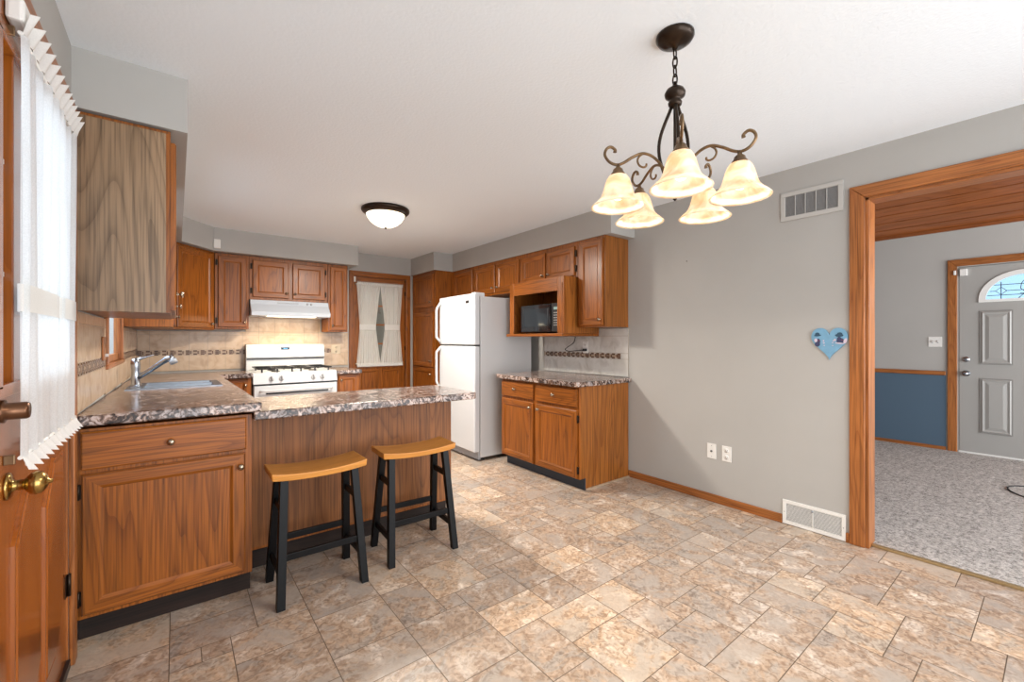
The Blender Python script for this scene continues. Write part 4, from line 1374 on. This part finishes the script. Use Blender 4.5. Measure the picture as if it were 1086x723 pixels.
od = part('oven_door', MB().box(SX0 + 0.004, SX1 - 0.004, -0.02, 0.025, 0.24, 0.782, M=MSt), 'appliance_white', t, bevel=0.006)
part('window', MB().box(SX0 + 0.13, SX1 - 0.13, 0.025, 0.028, 0.36, 0.66, M=MSt), 'oven_glass', od)
mb = MB().tube([MSt @ Vector(p) for p in ((SX0 + 0.06, 0.025, 0.725), (SX0 + 0.065, 0.062, 0.730), (SX0 + 0.09, 0.072, 0.730), (SX1 - 0.09, 0.072, 0.730), (SX1 - 0.065, 0.062, 0.730), (SX1 - 0.06, 0.025, 0.725))], 0.011, 10)
part('handle', mb, 'appliance_white', od)
part('vent_slot', MB().box(SX0 + 0.11, SX1 - 0.10, 0.024, 0.0265, 0.69, 0.708, M=MSt), 'oven_glass', od)
part('storage_drawer', MB().box(SX0 + 0.004, SX1 - 0.004, -0.02, 0.022, 0.05, 0.225, M=MSt), 'appliance_white', t, bevel=0.006)
for x in (0.80, 0.895, 1.215, 1.31):
    R = Matrix.Translation((x, SYF - 0.002, 0.852)) @ Matrix.Rotation(PI / 2 - 0.23, 4, 'X')
    kb = part('knob', MB().lathe([(0.0001, 0), (0.026, 0), (0.026, 0.010), (0.021, 0.016), (0.0001, 0.017)], R, 20), 'appliance_white', t)
    part('knob_grip', MB().box(-0.007, 0.007, -0.024, 0.024, 0.015, 0.036, M=R @ Matrix.Rotation(0.2, 4, 'Z')), 'vent_grey', kb, bevel=0.003)
for gx in (0.86, 1.24):
    for gy in (5.33, 5.58):
        mb = MB().lathe([(0.0001, 0.012), (0.036, 0.012), (0.042, 0.004), (0.05, 0)], Matrix.Translation((gx, gy, 0.918)), 20)
        part('burner', mb, 'black_plastic', t)
for gx in (0.86, 1.24):
    mb = MB()
    x0, x1, y0, y1, z = gx - 0.175, gx + 0.175, 5.225, 5.69, 0.957
    for a, b_ in (((x0, y0), (x1, y0)), ((x1, y0), (x1, y1)), ((x1, y1), (x0, y1)), ((x0, y1), (x0, y0)), ((x0, (y0 + y1) / 2), (x1, (y0 + y1) / 2)), ((gx, y0), (gx, y1))):
        mb.tube([(a[0], a[1], z), (b_[0], b_[1], z)], 0.0075, 6)
    for x in (x0 + 0.03, gx, x1 - 0.03):
        for y in (y0 + 0.003, y1 - 0.003):
            mb.box(x - 0.008, x + 0.008, y - 0.006, y + 0.006, 0.918, z)
    part('grate', mb, 'black_plastic', t)
mb = MB().prism([(5.745, 0.90), (5.845, 0.90), (5.845, 1.215), (5.765, 1.215), (5.75, 1.19), (5.735, 1.06), (5.75, 1.052)], SX0 - 0.004, SX1 + 0.006,
                M=Matrix(((0, 0, 1, 0), (1, 0, 0, 0), (0, 1, 0, 0), (0, 0, 0, 1))))
bg = part('backguard', mb, 'appliance_white', t, bevel=0.004)
part('vent_line', MB().box(SX0, SX1, 5.738, 5.748, 1.038, 1.050), 'black_plastic', bg)
MBg = M_SOUTH(5.744)
part('clock_display', MB().box(0.985, 1.075, 0, 0.003, 1.150, 1.176, M=MBg), 'display', bg)
part('clock_digits', MB().box(1.012, 1.022, 0.003, 0.004, 1.156, 1.170, M=MBg).box(1.027, 1.037, 0.003, 0.004, 1.156, 1.170, M=MBg).box(1.042, 1.052, 0.003, 0.004, 1.156, 1.170, M=MBg), 'lcd', bg)
mb = MB().box(0.935, 1.125, 0, 0.0015, 1.183, 1.188, M=MBg)
for x in (0.985, 1.035, 1.095): mb.box(x, x + 0.022, -0.002, 0.0045, 1.118, 1.124, M=MBg)
part('button_marks', mb, 'vent_grey', bg)

# range hood
t = thing('range_hood', 'white under-cabinet range hood above the stove', 'range hood', (1.05, 5.65, 1.53))
mb = MB().prism([(YB - 0.012, 1.534), (5.40, 1.534), (5.395, 1.575), (5.48, 1.66), (5.50, 1.712), (YB - 0.012, 1.712)], 0.640, 1.455,
                M=Matrix(((0, 0, 1, 0), (1, 0, 0, 0), (0, 1, 0, 0), (0, 0, 0, 1))))
part('shell', mb, 'hood_white', t, bevel=0.003)
MH = M_SOUTH(5.49)
mb = MB()
for x in (1.22, 1.26):
    mb.lathe([(0.0001, 0.016), (0.012, 0.016), (0.013, 0)], Matrix.Translation((x, 5.49, 1.685)) @ Matrix.Rotation(PI / 2, 4, 'X'), 12)
part('switch', mb, 'appliance_grey', t)
part('lamp_lens', MB().box(0.80, 1.30, 5.43, 5.52, 1.527, 1.533), 'hood_lens', t, label='glowing warm lamp lens')
part('vent_strip', MB().box(0.90, 1.12, 5.478, 5.49, 1.680, 1.690), 'appliance_grey', t)
ld = bpy.data.lights.new('hood_lamp', 'AREA'); ld.shape = 'RECTANGLE'; ld.size = 0.5; ld.size_y = 0.09; ld.energy = HOOD_W; ld.color = (1, 0.83, 0.58)
lo = bpy.data.objects.new('hood_lamp', ld); COL.objects.link(lo); lo.location = (1.05, 5.475, 1.522)
lo['label'] = 'light of the range hood'; lo['category'] = 'lamp'
lo.parent = t; lo.location = (0, 5.475 - 5.65, 1.522 - 1.53)

# ================================================================== REFRIGERATOR
t = thing('refrigerator', 'white top-freezer refrigerator with curved handles', 'refrigerator', (2.85, 4.12, 0))
FY0, FY1 = 3.748, 4.50
part('body', MB().box(2.505, 3.20, FY0, FY1, 0.035, 1.722), 'fridge_side', t, bevel=0.006)
part('foot_grille', MB().box(2.49, 2.52, FY0 + 0.02, FY1 - 0.02, 0.012, 0.095), 'appliance_grey', t, bevel=0.003)
for y in (FY0 + 0.05, FY1 - 0.05):
    part('foot', MB().lathe([(0.0001, 0), (0.02, 0), (0.02, 0.012), (0.008, 0.014), (0.008, 0.04), (0.0001, 0.04)], Matrix.Translation((2.56, y, 0)), 12), 'black_plastic', t)
part('foot', MB().box(3.05, 3.15, FY0 + 0.05, FY1 - 0.05, 0, 0.036), 'black_plastic', t)
fz = part('freezer_door', MB().box(2.428, 2.495, FY0, FY1 + 0.003, 1.215, 1.752), 'appliance_white', t, bevel=0.012)
fd = part('fridge_door', MB().box(2.428, 2.495, FY0, FY1 + 0.003, 0.098, 1.200), 'appliance_white', t, bevel=0.012)
part('door_seal', MB().box(2.495, 2.505, FY0 + 0.01, FY1 - 0.01, 0.10, 1.72), 'vent_grey', t)
part('hinge_cover', MB().box(2.44, 2.56, FY0 + 0.005, FY0 + 0.075, 1.722, 1.762), 'appliance_white', t, bevel=0.006)
mb = MB().box(2.447, 2.50, FY0 + 0.004, FY1 - 0.006, 1.2005, 1.2145)
part('door_gap', mb, 'vent_dark', t)
part('badge', MB().box(2.4225, 2.429, FY0 + 0.105, FY0 + 0.165, 1.655, 1.685), 'black_plastic', fz, label='small dark rectangular badge')
part('badge_lettering', MB().box(2.4218, 2.4226, FY0 + 0.110, FY0 + 0.160, 1.667, 1.671), 'chrome', fz)
def fh(z0, z1, top):
    pts = []
    for i in range(17):
        v = i / 16
        b_ = math.sin(PI * min(1, (v if not top else 1 - v) * 1.0) * 0.5) ** 0.45 if True else 0
        w = v if top else 1 - v
        bow = min(1.0, (1 - w) * 6) * min(1.0, w * 8 + (0.0))
        pts.append((2.425 - 0.052 * bow, FY1 - 0.035, z0 + (z1 - z0) * v))
    return MB().tube(pts, 0.014, 10)
part('handle', fh(1.24, 1.70, True), 'appliance_white', fz)
part('handle', fh(0.70, 1.185, False), 'appliance_white', fd)

# ================================================================== MICROWAVE
t = thing('microwave', 'black microwave oven sitting in the oak shelf box', 'microwave', (3.05, 3.2, 1.33))
my0, my1, mz0, mz1, mx = 2.925, 3.535, 1.343, 1.625, 2.875
part('body', MB().box(mx + 0.02, 3.26, my0 + 0.004, my1 - 0.004, mz0, mz1), 'black_plastic', t, bevel=0.005)
for y in (my0 + 0.05, my1 - 0.05):
    for x in (2.93, 3.22):
        part('foot', MB().box(x - 0.012, x + 0.012, y - 0.012, y + 0.012, 1.3295, mz0), 'black_plastic', t)
MMw = M_WEST(mx + 0.02)
dm = part('door', MB().box(my0 + 0.15, my1, 0.001, 0.022, mz0 + 0.004, mz1 - 0.004, M=MMw), 'black_gloss', t, bevel=0.006)
part('door_window', MB().box(my0 + 0.19, my1 - 0.05, 0.022, 0.0235, mz0 + 0.06, mz1 - 0.045, M=MMw), 'oven_glass', dm)
part('handle', MB().tube([MMw @ Vector(p) for p in ((my0 + 0.162, 0.022, mz0 + 0.03), (my0 + 0.160, 0.045, mz0 + 0.06), (my0 + 0.160, 0.045, mz1 - 0.06), (my0 + 0.162, 0.022, mz1 - 0.03))], 0.008, 8), 'black_plastic', dm)
cp = part('control_panel', MB().box(my0, my0 + 0.145, 0.001, 0.020, mz0 + 0.004, mz1 - 0.004, M=MMw), 'black_plastic', t, bevel=0.004)
part('display', MB().box(my0 + 0.04, my0 + 0.11, 0.020, 0.0215, mz1 - 0.065, mz1 - 0.04, M=MMw), 'lcd_green', cp)
mb = MB()
for r_ in range(6):
    for c_ in range(3):
        mb.box(my0 + 0.036 + c_ * 0.028, my0 + 0.054 + c_ * 0.028, 0.020, 0.0212, mz1 - 0.10 - r_ * 0.024, mz1 - 0.09 - r_ * 0.024, M=MMw)
part('keypad', mb, 'vent_grey', cp)
# its cord hangs out below the shelf and into the tiled wall
pts = [(3.285, 3.14, 1.300), (3.28, 3.16, 1.24), (3.27, 3.24, 1.19), (3.265, 3.27, 1.165), (3.27, 3.22, 1.148), (3.275, 3.12, 1.155), (3.28, 3.03, 1.163)]
sm = []
for i in range(len(pts) - 1):
    for k_ in range(5):
        f = k_ / 5
        p = [Vector(pts[max(0, min(len(pts) - 1, i + q_))]) for q_ in (-1, 0, 1, 2)]
        sm.append(0.5 * ((2 * p[1]) + (-p[0] + p[2]) * f + (2 * p[0] - 5 * p[1] + 4 * p[2] - p[3]) * f * f + (-p[0] + 3 * p[1] - 3 * p[2] + p[3]) * f ** 3))
sm.append(Vector(pts[-1]))
pc = part('power_cord', MB().tube([tuple(p) for p in sm], 0.004, 8), 'cable_black', t)
part('plug', MB().box(3.275, 3.303, 2.995, 3.035, 1.152, 1.178), 'black_plastic', pc, bevel=0.004)
wall_plate('wall_outlet', 'beige outlet plate on the pale backsplash behind the black plug', M_WEST(XR - 0.010), 3.018, 1.19, 'outlet', 0.072, 0.118, 'plate_white')
wall_plate('wall_outlet', 'cream double-width outlet plate on the tiles right of the stove', M_SOUTH(YB - 0.010), 1.645, 1.145, 'outlet', 0.115, 0.115, 'cream_plate')

# wooden switch plate on the left tiles
t = thing('switch_plate', 'wooden switch plate with white toggle on the left wall tiles', 'wall plate', (XL + 0.010, 3.26, 1.12))
MT = M_EAST(XL + 0.010)
part('plate', MB().box(3.215, 3.305, 0.0006, 0.010, 1.155, 1.285, M=MT), 'trimoak_Z', t, bevel=0.003)
part('toggle', MB().box(3.254, 3.266, 0.010, 0.024, 1.175, 1.192, M=MT), 'plate_white', t, bevel=0.002)
# sensor on the soffit
c = Vector((0.315, 5.45))
single('motion_sensor', MB().box(0.305, 0.365, 5.425, 5.449, 2.222, 2.318), 'plate_white', 'white plastic motion sensor on the soffit above the corner cabinet', 'sensor', 0.008)

# ================================================================== SINK AND FAUCET
t = thing('kitchen_sink', 'stainless steel drop-in kitchen sink in the left counter', 'sink', (0, 3.99, zc(3.99)))
def zrim(y): return zc(y) + 0.001
mb = MB()
ox0, ox1, oy0, oy1 = -0.262, 0.262, 3.69, 4.29
basins = [(-0.175, 0.215, 3.735, 3.985), (-0.175, 0.215, 4.005, 4.245)]
xs = [ox0, -0.175, 0.215, ox1]; ys = [oy0, 3.735, 3.985, 4.005, 4.245, oy1]
filled = lambda i, j: not (i == 1 and j in (1, 3))
g = slab_grid(xs, ys, filled, lambda y: zc(y) + 0.006, 0.005)
rim = part('rim', g, 'steel', t)
for b in basins:
    x0, x1, y0, y1 = b
    mb = MB(); V = []
    levels = [(0, 0.0), (0.006, -0.03), (0.010, -0.15), (0.035, -0.175)]
    for ins, dz in levels:
        for (x, y) in ((x0 + ins, y0 + ins), (x1 - ins, y0 + ins), (x1 - ins, y1 - ins), (x0 + ins, y1 - ins)):
            V.append((x, y, zc(y) + 0.004 + dz))
    F = []
    for r_ in range(3):
        for k_ in range(4): F.append((r_ * 4 + k_, r_ * 4 + (k_ + 1) % 4, r_ * 4 + 4 + (k_ + 1) % 4, r_ * 4 + 4 + k_))
    F.append((12, 13, 14, 15))
    mb.add(V, F)
    bs = part('basin', mb, 'steel', t, solid=0.0015)
    part('drain', MB().lathe([(0.0001, 0.002), (0.035, 0.002), (0.042, 0.0)], Matrix.Translation(((x0 + x1) / 2, (y0 + y1) / 2, zc(4) - 0.1705)), 20), 'chrome', bs)

t = thing('faucet', 'single-lever chrome kitchen faucet with angled pull-out spout', 'faucet', (-0.225, 4.0, zc(4.0) + 0.006))
fx, fy, fz0 = -0.225, 4.0, zc(4.0) + 0.0062
mb = MB().lathe([(0.0001, 0), (0.030, 0), (0.031, 0.010), (0.026, 0.016), (0.024, 0.11), (0.0255, 0.118), (0.027, 0.15), (0.026, 0.175), (0.018, 0.192), (0.0001, 0.196)], Matrix.Translation((fx, fy, fz0)), 24)
part('column', mb, 'chrome', t)
mb = MB().tube([(fx, fy, fz0 + 0.178), (fx + 0.03, fy + 0.0, fz0 + 0.194), (fx + 0.06, fy + 0.003, fz0 + 0.204), (fx + 0.098, fy + 0.005, fz0 + 0.216)], [0.021, 0.017, 0.011, 0.008], 12, flat=0.6)
part('lever', mb, 'chrome', t)
mb = MB().tube([(fx + 0.005, fy, fz0 + 0.055), (fx + 0.05, fy - 0.03, fz0 + 0.085), (fx + 0.145, fy - 0.10, fz0 + 0.165), (fx + 0.178, fy - 0.122, fz0 + 0.192), (fx + 0.193, fy - 0.13, fz0 + 0.195), (fx + 0.206, fy - 0.137, fz0 + 0.176)],
               [0.018, 0.015, 0.018, 0.023, 0.025, 0.023], 14)
sp = part('spout', mb, 'chrome', t)
part('spray_head', MB().tube([(fx + 0.203, fy - 0.135, fz0 + 0.182), (fx + 0.214, fy - 0.142, fz0 + 0.158)], [0.024, 0.023], 14), 'appliance_grey', sp)
part('base_plate', MB().box(fx - 0.03, fx + 0.032, fy - 0.11, fy + 0.11, fz0 - 0.0002, fz0 + 0.006), 'chrome', t, bevel=0.002)

# ================================================================== BAR STOOLS
def make_stool(label, loc, rz, hw=0.215, hz=0.63):
    t = thing('bar_stool', label, 'stool', loc, rz, 'saddle bar stools at the peninsula')
    # dished saddle seat
    L2, W2 = 0.228, 0.115
    mb = MB(); nx, ny = 24, 6; V = []
    for side in (1, 0):
        for j in range(ny + 1):
            for i in range(nx + 1):
                u = -1 + 2 * i / nx; v = -1 + 2 * j / ny
                dish = -0.020 * (1 - abs(u) ** 2.2)
                x = u * L2; y = v * W2
                z = (hz + dish) if side else (hz - 0.036 + dish * 0.75)
                if side == 0: x *= 0.985; y *= 0.97
                V.append((x, y, z))
    F = []
    o2 = (nx + 1) * (ny + 1)
    I = lambda i, j, s_: s_ * o2 + j * (nx + 1) + i
    for j in range(ny):
        for i in range(nx):
            F.append((I(i, j, 0), I(i + 1, j, 0), I(i + 1, j + 1, 0), I(i, j + 1, 0)))
            F.append((I(i, j + 1, 1), I(i + 1, j + 1, 1), I(i + 1, j, 1), I(i, j, 1)))
    for i in range(nx):
        F.append((I(i, 0, 0), I(i, 0, 1), I(i + 1, 0, 1), I(i + 1, 0, 0)))
        F.append((I(i + 1, ny, 0), I(i + 1, ny, 1), I(i, ny, 1), I(i, ny, 0)))
    for j in range(ny):
        F.append((I(0, j + 1, 0), I(0, j + 1, 1), I(0, j, 1), I(0, j, 0)))
        F.append((I(nx, j, 0), I(nx, j, 1), I(nx, j + 1, 1), I(nx, j + 1, 0)))
    mb.add(V, F)
    part('seat', mb, 'seat_wood', t, bevel=0.005, local=True)
    # splayed legs: (foot) -> (top)
    def leg_at(sx, sy, z):
        f = z / 0.60
        return (sx * ((hw - 0.018) * (1 - f) + 0.168 * f), sy * (0.155 * (1 - f) + 0.072 * f))
    s_ = 0.0185
    for sx in (-1, 1):
        for sy in (-1, 1):
            x0, y0 = leg_at(sx, sy, 0); x1, y1 = leg_at(sx, sy, 0.597)
            V = [(x0 + a * s_, y0 + b_ * s_, 0) for a, b_ in ((-1, -1), (1, -1), (1, 1), (-1, 1))] + [(x1 + a * s_, y1 + b_ * s_, 0.597) for a, b_ in ((-1, -1), (1, -1), (1, 1), (-1, 1))]
            mb = MB().add(V, [(3, 2, 1, 0), (4, 5, 6, 7), (0, 1, 5, 4), (1, 2, 6, 5), (2, 3, 7, 6), (3, 0, 4, 7)])
            part('leg', mb, 'black_paint', t, bevel=0.002, local=True)
    def rail(pa, pb, z, h=0.032, w=0.018, nm='stretcher'):
        a = Vector((*pa, z)); b_ = Vector((*pb, z)); dv = (b_ - a).normalized(); n_ = Vector((-dv.y, dv.x, 0)) * w / 2
        V = []
        for p in (a, b_):
            for q_ in ((-1, -1), (1, -1), (1, 1), (-1, 1)):
                V.append(p + n_ * q_[0] + Vector((0, 0, h / 2 * q_[1])))
        mb = MB().add(V, [(0, 1, 2, 3), (7, 6, 5, 4), (0, 4, 5, 1), (1, 5, 6, 2), (2, 6, 7, 3), (3, 7, 4, 0)])
        part(nm, mb, 'black_paint', t, bevel=0.002, local=True)
    for sy in (-1, 1):
        rail(leg_at(-1, sy, 0.225), leg_at(1, sy, 0.225), 0.225)
    for sx in (-1, 1):
        rail(leg_at(sx, -1, 0.125), leg_at(sx, 1, 0.125), 0.145)
        rail(leg_at(sx, -1, 0.43), leg_at(sx, 1, 0.43), 0.44)
        rail(leg_at(sx, -1, 0.575), leg_at(sx, 1, 0.575), 0.575, 0.036, nm='apron')
    return t
make_stool('black-legged saddle stool with honey wood seat nearer the sink cabinet', (0.583, 2.42, 0), 0.0)
make_stool('black-legged saddle stool with honey wood seat nearer the refrigerator', (1.150, 2.455, 0), -0.05)

# ================================================================== CHANDELIER
CX, CY = 1.516, 0.924
t = thing('chandelier', 'bronze five-arm chandelier with scrolled arms and lit bell shades', 'lamp', (CX, CY, 1.78))
TZ = Matrix.Translation((CX, CY, 0))
part('canopy', MB().lathe([(0.0001, 2.4395), (0.070, 2.4395), (0.070, 2.430), (0.062, 2.418), (0.040, 2.405), (0.012, 2.398), (0.008, 2.388), (0.0001, 2.388)], TZ, 32), 'bronze', t)
for k_ in range(4):
    zc_ = 2.372 - 0.034 * k_
    pts = []
    for i in range(17):
        a = 2 * PI * i / 16
        p = (0.009 * math.cos(a), 0.0, 0.022 * math.sin(a))
        if k_ % 2: p = (0.0, p[0], p[2])
        pts.append((CX + p[0], CY + p[1], zc_ + p[2]))
    part('chain_link', MB().tube(pts, 0.003, 8, cap=False), 'bronze', t)
mb = MB().lathe([(0.0001, 2.262), (0.006, 2.262), (0.010, 2.248), (0.014, 2.243), (0.032, 2.232), (0.039, 2.218), (0.036, 2.205), (0.024, 2.196), (0.020, 2.190), (0.026, 2.182), (0.024, 2.172), (0.012, 2.164), (0.0001, 2.162)], TZ, 24)
part('top_hub', mb, 'bronze', t)
part('centre_rod', MB().tube([(CX, CY, 2.17), (CX, CY, 1.85)], 0.006, 8), 'bronze', t)
CAMR = -YAW
ang = [CAMR + math.radians(a) for a in (38, 110, 182, 254, 326)]
for k_ in range(3):
    a = CAMR + math.radians(20 + 120 * k_)
    pts = []
    for i in range(15):
        v = i / 14
        r_ = 0.012 + 0.040 * math.sin(PI * min(1, v * 1.0)) ** 1.2 + 0.022 * v
        pts.append((CX + r_ * math.cos(a), CY + r_ * math.sin(a), 2.175 - 0.285 * v))
    part('curved_rod', MB().tube(pts, 0.0065, 8), 'bronze', t)
mb = MB().lathe([(0.0001, 1.900), (0.034, 1.900), (0.040, 1.892), (0.036, 1.880), (0.024, 1.868), (0.016, 1.850), (0.020, 1.838), (0.012, 1.826), (0.006, 1.818), (0.008, 1.810), (0.0001, 1.803)], TZ, 24)
part('lower_hub', mb, 'bronze', t)
RS = 0.222
def crv(ctrl, n=7):
    out = []
    for i in range(len(ctrl) - 1):
        for q_ in range(n):
            f = q_ / n
            p = [Vector(ctrl[max(0, min(len(ctrl) - 1, i + j))]) for j in (-1, 0, 1, 2)]
            out.append(0.5 * ((2 * p[1]) + (-p[0] + p[2]) * f + (2 * p[0] - 5 * p[1] + 4 * p[2] - p[3]) * f * f + (-p[0] + 3 * p[1] - 3 * p[2] + p[3]) * f ** 3))
    out.append(Vector(ctrl[-1])); return out
for a in ang:
    ca, sa = math.cos(a), math.sin(a)
    W = lambda r_, z: (CX + r_ * ca, CY + r_ * sa, z)
    arm = [(0.03, 1.885), (0.05, 1.935), (0.085, 1.972), (0.125, 1.985), (0.165, 1.970), (0.200, 1.948), (RS + 0.005, 1.940), (RS + 0.032, 1.950), (RS + 0.050, 1.975), (RS + 0.045, 1.998), (RS + 0.028, 2.008), (RS + 0.012, 1.998), (RS + 0.012, 1.988)]
    pts = [W(p.x, p.y) for p in crv([(r_, z) for r_, z in arm])]
    n_ = len(pts)
    am = part('arm', MB().tube(pts, [0.0055] * (n_ - 8) + [0.0055 + 0.0003 * i for i in range(8)], 8), 'gold_bronze', t, label='gold-brown scrolled arm')
    cur = [(0.125, 1.984), (0.140, 1.972), (0.146, 1.955), (0.138, 1.938), (0.122, 1.932), (0.112, 1.938), (0.112, 1.946)]
    part('scroll', MB().tube([W(p.x, p.y) for p in crv(cur)], 0.004, 8), 'gold_bronze', am)
    TS = Matrix.Translation(W(RS, 0))
    part('socket_cup', MB().lathe([(0.0001, 1.942), (0.007, 1.942), (0.008, 1.930), (0.018, 1.922), (0.021, 1.912), (0.026, 1.906), (0.030, 1.896), (0.0001, 1.895)], TS, 20), 'gold_bronze', t)
    sh = MB().lathe([(0.026, 1.900), (0.034, 1.896), (0.042, 1.884), (0.048, 1.868), (0.053, 1.850), (0.058, 1.832), (0.064, 1.818), (0.071, 1.808), (0.082, 1.797), (0.094, 1.787), (0.102, 1.779), (0.101, 1.776), (0.092, 1.783),
                     (0.079, 1.793), (0.068, 1.804), (0.061, 1.815), (0.055, 1.830), (0.050, 1.849), (0.045, 1.867), (0.039, 1.882), (0.031, 1.893), (0.024, 1.897)], TS, 36)
    sd = part('bell_shade', sh, 'shade_glass', t, label='cream alabaster glass bell shade')
    bl = part('bulb', MB().lathe([(0.0001, 1.895), (0.012, 1.893), (0.013, 1.870), (0.022, 1.850), (0.026, 1.832), (0.022, 1.815), (0.010, 1.806), (0.0001, 1.804)], TS, 20), 'bulb_glow', t)
    ld = bpy.data.lights.new('bulb_light', 'AREA'); ld.shape = 'DISK'; ld.size = 0.05; ld.energy = BULB_W; ld.color = (1, 0.9, 0.78)
    lo = bpy.data.objects.new('bulb_light', ld); COL.objects.link(lo); lo.parent = t
    lo.location = (RS * ca, RS * sa, 1.797 - 1.78)

# ceiling light
FX, FY = 1.485, 3.755
t = thing('ceiling_light', 'round flush ceiling light with bronze rim and frosted glass bowl', 'lamp', (FX, FY, 2.27))
TF = Matrix.Translation((FX, FY, 0))
part('rim', MB().lathe([(0.19, 2.4395), (0.208, 2.4395), (0.210, 2.425), (0.204, 2.412), (0.190, 2.402), (0.176, 2.392), (0.168, 2.388), (0.165, 2.394), (0.17, 2.41), (0.19, 2.4395)], TF, 40), 'bronze', t)
part('glass_bowl', MB().lathe([(0.170, 2.398), (0.160, 2.370), (0.140, 2.338), (0.108, 2.308), (0.070, 2.288), (0.030, 2.279), (0.0001, 2.277)], TF, 40), 'dome_glass', t, label='glowing frosted glass bowl')
part('finial', MB().lathe([(0.0001, 2.280), (0.010, 2.279), (0.011, 2.270), (0.006, 2.264), (0.0001, 2.262)], TF, 14), 'bronze', t)
ld = bpy.data.lights.new('flush_light', 'AREA'); ld.shape = 'DISK'; ld.size = 0.3; ld.energy = FLUSH_W; ld.color = (1, 0.93, 0.83)
lo = bpy.data.objects.new('flush_light', ld); COL.objects.link(lo); lo.parent = t
lo.location = (0, 0, -0.022)
